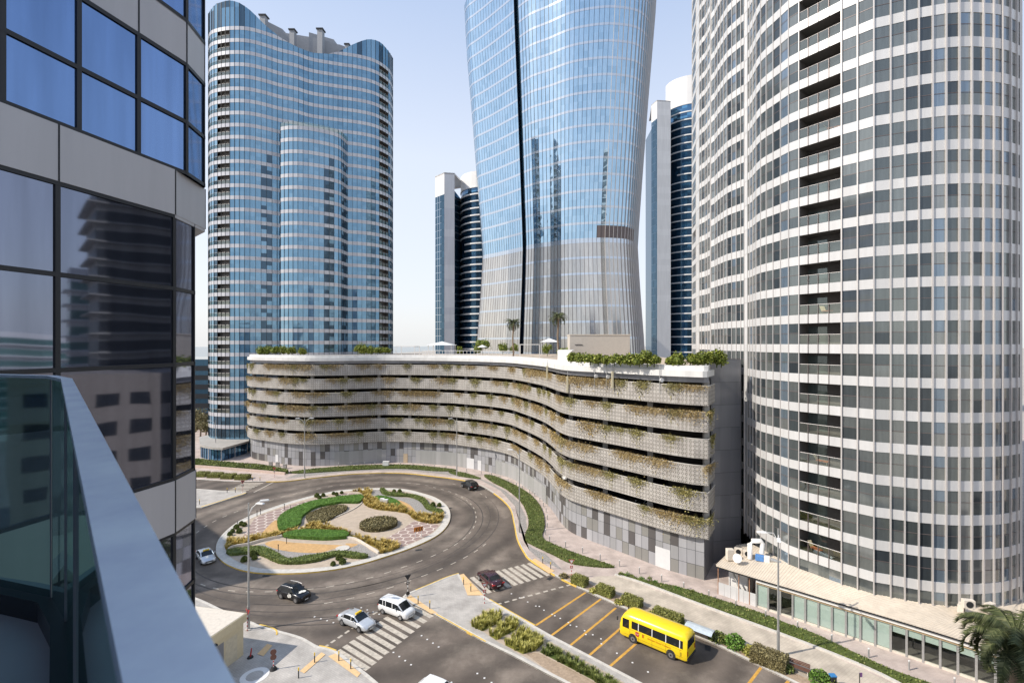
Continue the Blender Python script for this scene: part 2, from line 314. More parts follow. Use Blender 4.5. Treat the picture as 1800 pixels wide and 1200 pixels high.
def latticemat(name='lattice_screen'):                # cut metal lattice with dark openings, in the panel's own UV, in metres
    m = bpy.data.materials.new(name); m.use_nodes = True; t = m.node_tree; b = t.nodes['Principled BSDF']; uv = t.nodes.new('ShaderNodeUVMap'); uv.uv_map = 'UVMap'
    def wave(ax, freq, ph=0.0):
        d = t.nodes.new('ShaderNodeVectorMath'); d.operation = 'DOT_PRODUCT'; d.inputs[1].default_value = (ax[0] * freq, ax[1] * freq, 0); t.links.new(uv.outputs[0], d.inputs[0])
        s = t.nodes.new('ShaderNodeMath'); s.operation = 'SINE'; t.links.new(d.outputs['Value'], s.inputs[0])
        a = t.nodes.new('ShaderNodeMath'); a.operation = 'ABSOLUTE'; t.links.new(s.outputs[0], a.inputs[0]); return a.outputs[0]
    def mi(a, c, op='MINIMUM'):
        n = t.nodes.new('ShaderNodeMath'); n.operation = op; t.links.new(a, n.inputs[0]); t.links.new(c, n.inputs[1]); return n.outputs[0]
    k = math.pi / 0.56
    d = mi(wave((1, 0), k), wave((0, 1), k)); g = mi(wave((1, 1), k), wave((1, -1), k))
    p = mi(d, g); gt = t.nodes.new('ShaderNodeMath'); gt.operation = 'LESS_THAN'; gt.inputs[1].default_value = 0.36; t.links.new(p, gt.inputs[0])
    seam = wave((1, 0), math.pi / 1.9); ls = t.nodes.new('ShaderNodeMath'); ls.operation = 'LESS_THAN'; ls.inputs[1].default_value = 0.07; t.links.new(seam, ls.inputs[0])
    al = mi(gt.outputs[0], ls.outputs[0], 'MAXIMUM')
    nz = t.nodes.new('ShaderNodeTexNoise'); nz.inputs['Scale'].default_value = 0.7; nz.inputs['Detail'].default_value = 6; tc = t.nodes.new('ShaderNodeTexCoord'); t.links.new(tc.outputs['Object'], nz.inputs['Vector'])
    r = ramp(t, [(0.3, (0.34, 0.315, 0.285)), (0.7, (0.48, 0.45, 0.41))]); t.links.new(nz.outputs['Fac'], r.inputs[0])
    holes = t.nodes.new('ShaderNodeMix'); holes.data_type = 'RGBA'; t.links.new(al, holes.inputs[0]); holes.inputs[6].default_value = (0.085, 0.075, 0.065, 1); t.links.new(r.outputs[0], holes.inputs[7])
    t.links.new(holes.outputs[2], b.inputs['Base Color']); b.inputs['Roughness'].default_value = 0.6
    return m
CEN = (-35.4, 86.8); CV = Vector(CEN)
ORD = ['first','second','third','fourth','fifth','sixth','seventh','eighth','ninth','tenth','eleventh','twelfth','thirteenth','fourteenth','fifteenth','sixteenth','seventeenth','eighteenth','nineteenth','twentieth','twenty-first','twenty-second','twenty-third','twenty-fourth','twenty-fifth','twenty-sixth','twenty-seventh','twenty-eighth','twenty-ninth','thirtieth','thirty-first','thirty-second','thirty-third','thirty-fourth','thirty-fifth','thirty-sixth']
M = {}
M['asphalt'] = asphaltmat()
M['sand'] = mat('sand', (0.44, 0.36, 0.28), 0.95, var=0.14, scale=1.2, bump=0.5, bscale=30)
M['desert'] = mat('pale_ground', (0.40, 0.36, 0.31), 0.95, var=0.2, scale=0.02)
M['paveA'] = pavermat('pink_paving', (0.50, 0.42, 0.375), (0.4, 0.2), 0.35, (0.45, 0.37, 0.33))
M['paveB'] = pavermat('grey_paving', (0.45, 0.42, 0.385), (0.4, 0.2), 0.55, (0.40, 0.375, 0.345))
M['paveC'] = pavermat('beige_paving', (0.50, 0.44, 0.36), (0.6, 0.3), -0.6, (0.46, 0.40, 0.33))
M['kerb'] = mat('kerb_concrete', (0.54, 0.51, 0.46), 0.85, var=0.15, scale=2.0, bump=0.3)
M['ykerb'] = mat('yellow_paint', (0.66, 0.44, 0.09), 0.7, var=0.22, scale=3.0)
M['white_paint'] = mat('road_white', (0.47, 0.42, 0.35), 0.8, var=0.3, scale=2.5)
M['orange_paint'] = mat('road_yellow', (0.55, 0.30, 0.055), 0.8, var=0.25, scale=2.5)
M['tactile'] = mat('tactile_paving', (0.68, 0.46, 0.24), 0.85, var=0.1, scale=4)
M['gravel'] = mat('grey_gravel', (0.29, 0.27, 0.25), 0.95, var=0.5, scale=5, bump=1.0, bscale=12, detail=8)
M['soil'] = mat('orange_soil', (0.52, 0.32, 0.14), 0.95, var=0.2, scale=3, bump=0.8, bscale=8)
M['brown_soil'] = mat('brown_soil', (0.36, 0.27, 0.19), 0.95, var=0.25, scale=4, bump=0.8)
M['hex'] = hexmat()
M['grass'] = leafmat('green_grass', [(0.0, (0.065, 0.085, 0.022)), (0.5, (0.12, 0.155, 0.035)), (0.85, (0.18, 0.20, 0.06)), (1.0, (0.28, 0.24, 0.10))])
M['hedge'] = leafmat('hedge_leaf', [(0.0, (0.074, 0.101, 0.024)), (0.6, (0.142, 0.176, 0.041)), (1.0, (0.257, 0.270, 0.081))])
M['boxhedge'] = leafmat('box_hedge_leaf', [(0.0, (0.126, 0.133, 0.036)), (0.6, (0.238, 0.245, 0.063)), (1.0, (0.364, 0.350, 0.119))])
M['lawn'] = leafmat('lawn_leaf', [(0.0, (0.063, 0.138, 0.021)), (0.6, (0.115, 0.218, 0.034)), (1.0, (0.196, 0.310, 0.063))])
M['darkhedge'] = leafmat('brown_green_leaf', [(0.0, (0.090, 0.075, 0.033)), (0.6, (0.195, 0.165, 0.075)), (1.0, (0.330, 0.285, 0.143))])
M['golden'] = leafmat('golden_grass', [(0.0, (0.216, 0.162, 0.038)), (0.5, (0.459, 0.338, 0.081)), (1.0, (0.675, 0.513, 0.176))])
M['olive'] = leafmat('olive_grass', [(0.0, (0.168, 0.168, 0.035)), (0.5, (0.350, 0.336, 0.077)), (1.0, (0.588, 0.532, 0.168))])
M['dryshrub'] = leafmat('dry_shrub', [(0.0, (0.18, 0.12, 0.05)), (0.5, (0.36, 0.27, 0.12)), (1.0, (0.56, 0.44, 0.22))])
M['palmleaf'] = leafmat('palm_leaf', [(0.0, (0.03, 0.04, 0.015)), (0.6, (0.065, 0.078, 0.028)), (1.0, (0.13, 0.135, 0.06))])
M['tree'] = leafmat('deck_leaf', [(0.0, (0.090, 0.120, 0.018)), (0.6, (0.192, 0.228, 0.036)), (1.0, (0.360, 0.372, 0.084))])
M['bark'] = mat('bark', (0.22, 0.16, 0.11), 0.9, var=0.3, scale=6, bump=0.8, bscale=10)
M['steel'] = mat('galvanised_steel', (0.42, 0.42, 0.41), 0.45, 0.5, var=0.1)
M['dark'] = mat('dark_metal', (0.035, 0.035, 0.038), 0.5, 0.2)
M['red'] = mat('red_paint', (0.45, 0.03, 0.03), 0.5)
M['whitep'] = mat('white_metal_paint', (0.72, 0.71, 0.69), 0.5, var=0.05)
M['stone'] = mat('white_stone', (0.62, 0.56, 0.48), 0.85, var=0.12)
def struct(mb, name, m, **k): return tag(mb.build(name, m), kind='structure')
def gp(pts, z=0.0, s=1.0, ox=0.0, oy=0.0): return [G(ox + x / s, oy + y / s, z) for x, y in pts]
# ground, road
m = MB(); m.face([(-3500, -600, -.03), (3500, -600, -.03), (3500, 6000, -.03), (-3500, 6000, -.03)]); struct(m, 'ground', M['desert'])
m = MB(); m.face([(-260, 6, 0), (170, 6, 0), (170, 128, 0), (-260, 128, 0)]); struct(m, 'road', M['asphalt'])
m = MB(); m.face([(-3500, 700, -.02), (-900, 480, -.02), (-500, 800, -.02), (-500, 6000, -.02), (-3500, 6000, -.02)]); struct(m, 'sea', mat('sea_water', (0.05, 0.10, 0.13), 0.15, var=0.1))
KH = 0.14
kA = [(200,842),(300,842.5),(346.7,843.3),(406.7,846.7),(460,847),(500,846.5),(540,842),(606.7,834.7),(660,832),(713,832.5),(766.7,838.2),(800,842.5),(835,850),(867.5,867.5),(894.5,892),(903,920),(908.5,948),(920.7,972.4),(933,986.4),(975,1012.7),(1013,1032),(1097,1070),(1235.5,1124.4),(1302,1155.6),(1391,1199),(1560,1283)]
KA = spline(gp(kA), n=6)
def kerb_strip(P, name, mtl, wdt=0.32, h=KH + 0.03, closed=False, ins=1):
    m = MB(); Q = offset(P, -wdt * ins, closed); n = len(P)
    for i in range(n if closed else n - 1):
        a, b, c, d = P[i], P[(i + 1) % n], Q[(i + 1) % n], Q[i]
        m.face([(a.x, a.y, h), (b.x, b.y, h), (c.x, c.y, h), (d.x, d.y, h)]); m.face([(a.x, a.y, -.02), (b.x, b.y, -.02), (b.x, b.y, h), (a.x, a.y, h)])
        m.face([(d.x, d.y, -.02), (c.x, c.y, -.02), (c.x, c.y, h), (d.x, d.y, h)])
    return struct(m, name, mtl)
def slab(poly, name, mtl, h=KH): m = MB(); m.prism(poly, -.02, h); return struct(m, name, mtl)
def flat(poly, name, mtl, z): m = MB(); m.face([(p[0], p[1], z) for p in poly]); return struct(m, name, mtl)
slab([tuple(p) for p in KA] + [(170, 20), (170, 560), (-330, 560), (-330, KA[0].y)], 'pavement', M['paveA'])
kerb_strip(KA, 'kerb', M['kerb'])
def near_idx(P, px, py): g = G(px, py); return min(range(len(P)), key=lambda i: (P[i] - g.xy).length)
for a, b in (((470,847),(835,850)), ((867,867),(975,1012)), ((990,1020),(1018,1034))):
    i, j = near_idx(KA, *a), near_idx(KA, *b)
    m = MB(); Q = offset(KA, 0.012)[i:j + 1]; Q2 = offset(KA, -0.17)[i:j + 1]; h = KH + .036
    for k in range(len(Q) - 1):
        m.face([(Q[k].x, Q[k].y, h), (Q[k+1].x, Q[k+1].y, h), (Q2[k+1].x, Q2[k+1].y, h), (Q2[k].x, Q2[k].y, h)]); m.face([(Q[k].x, Q[k].y, 0), (Q[k+1].x, Q[k+1].y, 0), (Q[k+1].x, Q[k+1].y, h), (Q[k].x, Q[k].y, h)])
    struct(m, 'yellow_kerb_paint', M['ykerb'])
# gravel verge and beige walkways on the garage side
zt = KH + .006
flat(gp([(500,841),(545,836),(610,829),(660,826.5),(713,826.5),(770,832),(800,836),(846,843.5),(880,862),(905,889),(913,920),(919,947),(931,967),(952,985),(990,1002),(960,974),(935,962),(921,951),(921,937),(926,927),(924,906),(912,882),(888,862),(862,848),(846,842),(800,829.5),(767,824.5),(713,821),(660,821.5),(600,824),(530,830)], KH), 'gravel_verge', M['gravel'], zt)
flat(gp([(1015,1022),(1050,1012),(1087,1012),(1240,1068.5),(1458,1149),(1576,1203),(1700,1262),(1500,1240),(1395,1187),(1302,1146),(1230,1113),(1100,1058),(1040,1032)], KH), 'brick_walkway', M['paveC'], zt)
# pavements on the camera's side
sA = [(300,1040),(345,1052),(385,1070),(425,1090),(442,1094),(457,1100.5),(480,1107),(491,1110),(529,1121),(557,1136),(576,1140.5),(595,1147.7),(623,1168.5),(661,1198.7),(760,1285)]
KS = spline(gp(sA), n=5); slab([tuple(p) for p in KS] + [(KS[-1].x - 3, 10), (-80, 10), (-80, KS[0].y)], 'pavement', M['paveB']); kerb_strip(KS[::-1], 'kerb', M['kerb'])
mA = [(707.5,1050.5),(725,1063),(760,1079),(800,1101),(840,1123),(852,1130),(900,1153),(950,1179.5),(990,1200),(1130,1275)]
mB = [(1330,1310),(1125,1200),(1045,1158),(968,1117.6),(898,1077.4),(849,1047.7),(814,1021),(806,1008.5),(785,1015),(760,1025.5),(730,1038),(711,1046)]
KM = [p.xy for p in gp(mA)] + [p.xy for p in gp(mB)]; KM = resample(KM, 0.8, True)
slab([tuple(p) for p in KM], 'median_pavement', M['paveB']); kerb_strip(KM, 'kerb', M['kerb'], closed=True, ins=1)
def ypaint(pxs, wdt=0.16, name='yellow_kerb_paint', mt=None, z=KH + .04):
    P = spline(gp(pxs), n=4); Q = offset(P, -wdt); m = MB()
    for k in range(len(P) - 1):
        m.face([(P[k].x, P[k].y, z), (P[k+1].x, P[k+1].y, z), (Q[k+1].x, Q[k+1].y, z), (Q[k].x, Q[k].y, z)]); m.face([(P[k].x, P[k].y, 0), (P[k+1].x, P[k+1].y, 0), (P[k+1].x, P[k+1].y, z), (P[k].x, P[k].y, z)])
    return struct(m, name, mt or M['ykerb'])
ypaint([(766,1081.5),(790,1095),(820,1112),(853,1130)]); ypaint([(806,1008.5),(785,1015),(760,1025.5),(730,1038)][::-1], -.16); ypaint([(860,1055),(898,1077.4),(940,1101)][::-1], -0.13)
ypaint([(455,1100),(472,1104),(484,1110),(485,1118)]); ypaint([(560,1137.5),(575,1140.5),(590,1146)])
WM = resample([p.xy for p in gp([(150,860),(300,860.5),(346.7,860.7),(396,864.7),(426,866),(433,866.8),(425,869.5),(395,879),(352,892.7),(345,890),(300,885),(150,880)])], 1.0, True)
slab([tuple(p) for p in WM], 'median_pavement', M['paveB']); kerb_strip(WM, 'kerb', M['kerb'], closed=True); ypaint([(354,892),(395,879.5),(425,870),(433,867)][::-1], -.3)
# tactile / yellow strips on pavements
for q in ([(527,1179),(535,1183),(572,1150),(565,1146)], [(577,1153),(590,1148),(634,1183),(628,1190)], [(452,1149),(463,1153),(479,1134),(470,1131)], [(714,1050),(722,1046),(770,1078),(757,1078)], [(808,1010),(815,1008),(850,1046),(822,1046)], [(935,984),(940,981),(975,1003),(965,1008)]):
    flat(gp(q, KH), 'tactile_paving', M['tactile'], KH + .037)
m = MB(); c = G(447.7, 1187, KH)
for r0, r1 in ((0.75, 1.25),):
    for k in range(32):
        a, b = k * math.pi / 16, (k + 1) * math.pi / 16; m.face([(c.x + r0*math.cos(a), c.y + r0*math.sin(a), KH+.01), (c.x + r1*math.cos(a), c.y + r1*math.sin(a), KH+.01), (c.x + r1*math.cos(b), c.y + r1*math.sin(b), KH+.01), (c.x + r0*math.cos(b), c.y + r0*math.sin(b), KH+.01)])
struct(m, 'pavement_ring', M['whitep'])
# ---------------------------------------------------------------- road markings
mk = MB()
def stripe(a, b, wdt, z=.006, mb=None):
    a, b = Vector((a.x, a.y)), Vector((b.x, b.y)); t = (b - a).normalized(); n = Vector((-t.y, t.x)) * wdt / 2
    (mb or mk).face([(p.x, p.y, z) for p in (a + n, b + n, b - n, a - n)])
mk = MB()
for k in range(11):
    s = (800 + (52 + 31.6 * k) / 2.858, 780 + (676 - 7.8 * k) / 2.858); e = (800 + (142 + 32.8 * k) / 2.858, 780 + (757 - 9.7 * k) / 2.858); stripe(G(*s), G(*e), 0.62)
struct(mk, 'zebra_crossing', M['white_paint']); mk = MB()
for k in range(12):
    s = (480 + (640 + 67 * k) / 5.625, 1010 + (745 - 46.5 * k) / 5.625); e = (480 + (940 + 63 * k) / 5.625, 1010 + (930 - 51.5 * k) / 5.625); stripe(G(*s), G(*e), 0.6)
struct(mk, 'zebra_crossing', M['white_paint']); mk = MB()
for k in range(7): stripe(G(427 - 4.6 * k, 848.5 + 2.4 * k), G(462.5 - 5.0 * k, 848.7 + 2.4 * k), 0.5)
struct(mk, 'zebra_crossing', M['white_paint']); mk = MB()
for k in range(10):
    a, b = G(873.5 + 13.6 * k, 1061.7 - 3.65 * k), G(873.5 + 13.6 * (k + .58), 1061.7 - 3.65 * (k + .58)); stripe(a, b, 0.3)
for k in range(9):
    a, b = G(569.5 + 12.3 * k, 1137.3 - 8.3 * k), G(569.5 + 12.3 * (k + .6), 1137.3 - 8.3 * (k + .6)); stripe(a, b, 0.3)
stripe(G(480, 847.3), G(446, 865), 0.3)
struct(mk, 'give_way_line', M['white_paint'])
isl = [(380,974),(384.5,981.5),(395,990.5),(410,998),(425,1003),(446,1007),(470,1008.7),(500,1009),(530,1008),(560,1005.5),(590,1001.7),(620,995.7),(650,988),(680,978.5),(710,968.7),(740,956.7),(762.5,945.5),(779,933.5),(789.5,918.5),(791.7,905),(788,893),(777.5,882.5),(762.5,874),(740,867),(717.5,861.5),(695,859),(674,858.6),(654.5,858.7),(614,861),(590,863.5),(575,866.5),(545,873),(515,881),(485,890.5),(455,901),(432.5,910.5),(417.5,918.5),(402.5,929.5),(392,939.5),(384.5,949),(380,960.5)]
ISL = resample(spline(gp(isl), closed=True, n=5), 0.7, True)
mk = MB()
for d, ph in ((4.7, 0), (9.0, 1.5)):
    P = resample(offset(ISL, d, True), 0.5, True); n = len(P); i = 0; i = int(ph)
    while i < n - 4:
        p = P[i + 1]; x = X0 + p.x * F / p.y; y = HZ + H * F / p.y
        ok = x > 345 if d < 6 else (560 < x < 860 and y > 850 and not inside(p, [tuple(q) for q in KM]))
        if ok: stripe(P[i], P[i + 2], 0.14)
        i += 5
struct(mk, 'lane_dashes', M['white_paint']); mk = MB()
for a, b in (((655,745),(398,915)), ((732,778),(482,962)), ((808,822),(577,1012)), ((905,860),(672,1062)), ((985,935),(778,1115))):
    stripe(G(800 + a[0]/2.858, 780 + a[1]/2.858), G(800 + b[0]/2.858, 780 + b[1]/2.858), 0.28)
stripe(G(1338.9, 1171), G(1306, 1214), .28); stripe(G(1389, 1193), G(1360, 1225), .28)
struct(mk, 'yellow_bay_lines', M['orange_paint']); mk = MB()
tm = MB(); rt = random.Random(9)
for a0, a1, r0, r1 in ((-2.9, -.6, 22, 25), (-2.4, -.9, 23.8, 30), (-.9, 1.4, 24, 22.5), (-1.6, .5, 25.8, 26.4), (-2.0, -.7, 26, 36), (.8, 2.6, 24, 25)):
    for w_ in (0, 1.55):
        L_ = [Vector((CEN[0] + (r0 + (r1 - r0) * t / 30 + w_) * math.cos(a0 + (a1 - a0) * t / 30), CEN[1] + (r0 + (r1 - r0) * t / 30 + w_) * math.sin(a0 + (a1 - a0) * t / 30))) for t in range(31)]
        for i in range(30):
            q = .09 * math.sin(math.pi * (i + .5) / 30) + .02; a, b = L_[i], L_[i + 1]; n_ = (a - CV).normalized() * q; tm.face([(a.x - n_.x, a.y - n_.y, .003), (a.x + n_.x, a.y + n_.y, .003), (b.x + n_.x, b.y + n_.y, .003), (b.x - n_.x, b.y - n_.y, .003)])
struct(tm, 'tyre_marks', mat('tyre_marks', (0.075, 0.063, 0.055), .85, var=.3, scale=1.0))
st = []
for a, b, n in (((1149,963),(1232,1020),4), ((1360,1010),(1460,1085),4)):
    pass
def stud(x, y, mb): g = G(x, y); mb.box((g.x, g.y, .012), (.17, .17, .025))
sm = MB()
for k in range(4): stud(741 + 10 * k, 1116.5 + 6.6 * k, sm); stud(691.6 + 10.3 * k, 1146 + 7.2 * k, sm); stud(553 + 11 * k, 1083.5 + 3.4 * k, sm); stud(635 + 10.5 * k, 1067.5 + 3.8 * k, sm)
for k in range(12): stud(1003 - 4 + 14.3 * k - 100, 1043 + 7.2 * k, sm)
for k in range(9): stud(800 + (345 + 78 * k) / 2.858, 780 + (768 + 47 * k) / 2.858, sm)
for k in range(5): stud(839 + 12.5 * k, 1183 + 8 * k, sm)
struct(sm, 'road_studs', M['whitep'])
# ---------------------------------------------------------------- planting helpers
def leaf(mb, p, s, rnd=RND, up=0.3):
    a = rnd.uniform(0, 6.283); t = Vector((math.cos(a), math.sin(a), rnd.uniform(-.5, .9))).normalized(); u = Vector((rnd.uniform(-1, 1), rnd.uniform(-1, 1), rnd.uniform(-1, 1))).normalized(); p = Vector(p); q = t.cross(u).normalized() * s * .45
    v = rnd.random(); mb.face([p - t * s * .5 - q * .2, p + q, p + t * s * .6, p - q], (v, rnd.random(), 0))
def patch(poly, h, mtl, name, label, cat, leafs=45, s=0.16, kind='stuff', z0=None, base=None, jag=0.08):
    z0 = KH if z0 is None else z0; P = [Vector((p[0], p[1])) for p in poly]; m = MB(); P2 = resample(P, 0.5, True); A = sum(P2[i].x * P2[(i+1) % len(P2)].y - P2[(i+1) % len(P2)].x * P2[i].y for i in range(len(P2)))
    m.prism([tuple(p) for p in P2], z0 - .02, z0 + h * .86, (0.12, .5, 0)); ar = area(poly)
    for p in scatter(poly, int(ar * leafs)): leaf(m, (p[0], p[1], z0 + h + RND.uniform(-jag * 2, jag)), s * RND.uniform(.6, 1.3))
    n = len(P2)
    for i in range(n):
        a, b = P2[i], P2[(i + 1) % n]; L = (b - a).length; nn = Vector(((b - a).y, -(b - a).x)).normalized() * (1 if A > 0 else -1)
        for k in range(int(L * h * leafs * 1.3 + 1)):
            q = a.lerp(b, RND.random()) + nn * RND.uniform(-.04, .08); leaf(m, (q.x, q.y, z0 + RND.uniform(0, h)), s * RND.uniform(.6, 1.2))
    o = m.build(name, mtl); return tag(o, label, cat, kind=kind)
def blades(mb, c, h, r, n, rnd=RND, wd=0.035):
    for _ in range(n):
        a = rnd.uniform(0, 6.283); l = h * rnd.uniform(.6, 1.1); o = r * rnd.uniform(.1, 1); d = Vector((math.cos(a), math.sin(a), 0)); s = Vector((-d.y, d.x, 0)) * wd
        b = Vector(c) + d * o * .25; k = b + d * o * .35 + Vector((0, 0, l * .7)); e = b + d * o * 1.0 + Vector((0, 0, l)); v = rnd.random()
        mb.face([b - s, b + s, k + s * .8, k - s * .8], (v * .7, .5, 0)); mb.face([k - s * .8, k + s * .8, e], (min(1, v * .8 + .3), .5, 0))
def tuftbed(poly, mtl, name, label, cat, dens=3.0, h=0.7, r=0.5, n=26, z0=KH):
    m = MB(); m.face([(p[0], p[1], z0 + .03) for p in poly], (.05, .5, 0))
    for p in scatter(poly, int(area(poly) * dens)): blades(m, (p[0], p[1], z0), h * RND.uniform(.75, 1.15), r, n)
    return tag(m.build(name, mtl), label, cat, kind='stuff')
# ---------------------------------------------------------------- island
KI = 0.16
kerb_strip(ISL, 'kerb', M['kerb'], 0.3, KI + .02, True, 1)
m = MB(); Q = offset(ISL, 0.015, True); n = len(ISL)
for i in range(n):
    a, b = Q[i], Q[(i + 1) % n]; m.face([(a.x, a.y, 0), (b.x, b.y, 0), (b.x, b.y, KI + .02), (a.x, a.y, KI + .02)])
struct(m, 'yellow_kerb_paint', M['ykerb'])
slab([tuple(p) for p in ISL], 'island_paving', M['kerb'], KI - .01)
IN = offset(ISL, -1.25, True); flat([tuple(p) for p in IN], 'sand', M['sand'], KI)
ctr = sum((p for p in ISL), Vector((0, 0))) / len(ISL)
def IA(pts, z=KI): return clipin([G(380 + x / 6.667, 830 + y / 6.667, z).xy for x, y in pts])
def IB(pts, z=KI): return clipin([G(590 + x / 6.667, 830 + y / 6.667, z).xy for x, y in pts])
INp = [tuple(p) for p in offset(ISL, -1.3, True)]
def clipin(P):
    o = []
    for p in P:
        k = 0
        while not inside(p, INp) and k < 60: p = ctr + (p - ctr) * 0.985; k += 1
        o.append(p)
    return o
def smooth(P, n=4): return spline(P, closed=True, n=n)
flat(smooth(IA([(320,745),(410,600),(470,530),(650,455),(870,385),(1100,325),(1400,285)]) + IB([(0,270),(150,240),(260,255),(310,275),(290,285),(0,305)]) + IA([(1250,340),(1000,410),(850,480),(700,560),(600,640),(530,740),(420,765)])), 'hex_paving', M['hex'], KI + .005)
flat(smooth(IB([(885,590),(950,565),(1100,600),(1240,620),(1200,690),(1100,750),(900,850),(780,895),(710,830),(550,795),(620,755),(700,710),(800,650)])), 'hex_paving', M['hex'], KI + .005)
flat(smooth(IA([(530,745),(590,650),(700,555),(740,640),(750,700)])), 'orange_soil', M['soil'], KI + .01)
flat(smooth(IA([(400,880),(560,835),(700,890),(900,925),(1200,940)]) + IB([(0,920),(150,870),(300,840),(420,920),(520,985),(410,1010),(300,960),(0,950)]) + IA([(1300,965),(1000,1005),(850,1030),(700,960),(560,905)])), 'grey_gravel', M['gravel'], KI + .006)
flat(smooth(IA([(570,835),(700,795),(900,820),(1467,850)]) + IB([(120,830),(260,840),(150,885),(0,890)]) + IA([(1200,940),(900,930),(700,895)])), 'orange_soil', M['soil'], KI + .012)
flat(smooth(IB([(430,205),(530,210),(560,250),(700,285),(880,300),(1000,340),(1040,400),(1150,455),(1280,490),(1000,492),(930,470),(880,390),(760,330),(600,290),(450,285),(415,250)])), 'grey_gravel', M['gravel'], KI + .006)
flat(smooth(IB([(730,325),(800,345),(880,390),(945,475),(850,440),(790,390)])), 'orange_soil', M['soil'], KI + .012)
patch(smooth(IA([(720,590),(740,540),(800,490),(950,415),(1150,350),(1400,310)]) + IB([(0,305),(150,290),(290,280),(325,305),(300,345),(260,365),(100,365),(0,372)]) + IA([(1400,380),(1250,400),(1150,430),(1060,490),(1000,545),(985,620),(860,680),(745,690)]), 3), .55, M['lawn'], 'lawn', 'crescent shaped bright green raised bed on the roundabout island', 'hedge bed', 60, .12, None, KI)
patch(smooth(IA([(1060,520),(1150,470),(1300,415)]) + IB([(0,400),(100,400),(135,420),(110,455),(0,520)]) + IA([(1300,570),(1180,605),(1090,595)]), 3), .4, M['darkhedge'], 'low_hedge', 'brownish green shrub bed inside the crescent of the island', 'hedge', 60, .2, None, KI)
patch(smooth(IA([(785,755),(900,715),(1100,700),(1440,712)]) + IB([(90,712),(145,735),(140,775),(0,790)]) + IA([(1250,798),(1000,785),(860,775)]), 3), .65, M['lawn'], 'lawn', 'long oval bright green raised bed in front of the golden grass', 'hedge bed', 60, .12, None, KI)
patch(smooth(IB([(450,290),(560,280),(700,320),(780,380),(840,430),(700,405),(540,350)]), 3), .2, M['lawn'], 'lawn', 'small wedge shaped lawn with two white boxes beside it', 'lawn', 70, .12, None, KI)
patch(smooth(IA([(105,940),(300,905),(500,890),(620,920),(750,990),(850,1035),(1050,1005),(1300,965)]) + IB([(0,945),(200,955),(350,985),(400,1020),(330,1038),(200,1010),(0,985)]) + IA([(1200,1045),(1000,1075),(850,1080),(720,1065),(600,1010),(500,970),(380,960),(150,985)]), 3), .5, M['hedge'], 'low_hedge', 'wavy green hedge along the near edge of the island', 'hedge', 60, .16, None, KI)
patch(smooth(IB([(530,198),(570,205),(600,240),(700,255),(900,275),(1040,320),(1090,390),(1150,430),(1285,455),(1285,488),(1180,475),(1060,430),(1020,370),(950,320),(850,290),(700,285),(560,260)]), 3), .5, M['hedge'], 'low_hedge', 'wavy green hedge on the far right edge of the island', 'hedge', 60, .16, None, KI)
c0 = G(590 + 505 / 6.667, 830 + 625 / 6.667, KI); rx = 3.9
patch([(c0.x + 3.1 * math.cos(a * .2618) , c0.y + 2.9 * math.sin(a * .2618)) for a in range(24)], .75, M['darkhedge'], 'low_hedge', 'round brownish bush on the sand near the middle of the island', 'bush', 70, .22, None, KI, jag=.12)
tuftbed(smooth(IA([(60,810),(200,780),(350,770),(520,745),(750,715),(850,695),(1000,655),(1150,605),(1400,640)]) + IB([(0,645),(150,715),(300,755),(500,790),(690,825),(770,895),(560,980),(500,905),(350,830),(200,765),(140,725),(0,690)]) + IA([(1200,690),(850,705),(780,750),(600,790),(450,805),(300,860),(100,920)]), 3), M['golden'], 'ornamental_grass', 'long curving band of golden tussock grass across the near half of the island', 'grass', 3.6, .75, .55, 30, KI)
tuftbed(smooth(IB([(165,195),(290,190),(420,185),(430,230),(405,280),(480,330),(600,370),(800,410),(900,465),(1000,490),(1285,498),(1285,580),(1150,600),(1000,580),(900,540),(850,490),(700,460),(500,440),(370,400),(320,350),(330,270),(260,225)]), 3), M['golden'], 'ornamental_grass', 'curving band of golden tussock grass across the far half of the island', 'grass', 3.6, .75, .55, 30, KI)
def lowwall(P, h, wdt, label):
    P = spline(P, n=5); Q = offset(P, wdt); m = MB(); m.prism([tuple(p) for p in P] + [tuple(p) for p in Q[::-1]], 0.1, KI + h); return tag(m.build('low_wall', M['stone']), label, 'low wall')
lowwall(IA([(85,930),(200,880),(370,850),(550,800),(770,755)]), .4, .18, 'low white wall curving below the golden grass, left one')
lowwall(IB([(140,770),(250,790),(350,850),(450,910),(540,980)]), .35, .2, 'low white wall curving to the near kerb, right of the oval bed')
lowwall(IB([(325,275),(335,310),(300,370),(200,440),(0,530)]), .15, .16, 'low pale edging between the crescent and the sand circle')
# small round shrubs of the island
m = MB(); rr = random.Random(3)
for k in range(420):
    a, ph = rr.uniform(0, 6.28), rr.uniform(0, 1.5); leaf(m, (.42 * math.cos(a) * math.cos(ph), .42 * math.sin(a) * math.cos(ph), .12 + .62 * math.sin(ph)), .2, rr)
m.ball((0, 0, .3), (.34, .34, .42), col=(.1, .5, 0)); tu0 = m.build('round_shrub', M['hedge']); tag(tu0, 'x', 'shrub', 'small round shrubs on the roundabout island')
sp = [(275,605,'a'),(235,645,'a'),(330,615,'a'),(190,690,'a'),(270,695,'a'),(160,725,'a'),(1180,275,'a'),(1210,293,'a'),(1255,268,'a'),(1375,245,'a'),(1410,255,'a'),(330,1030,'a'),(450,1005,'a'),(425,965,'a'),(1440,1010,'a'),(1370,1075,'a'),(70,235,'b'),(685,222,'b'),(750,222,'b'),(1140,385,'b'),(1215,385,'b'),(80,1065,'b')]
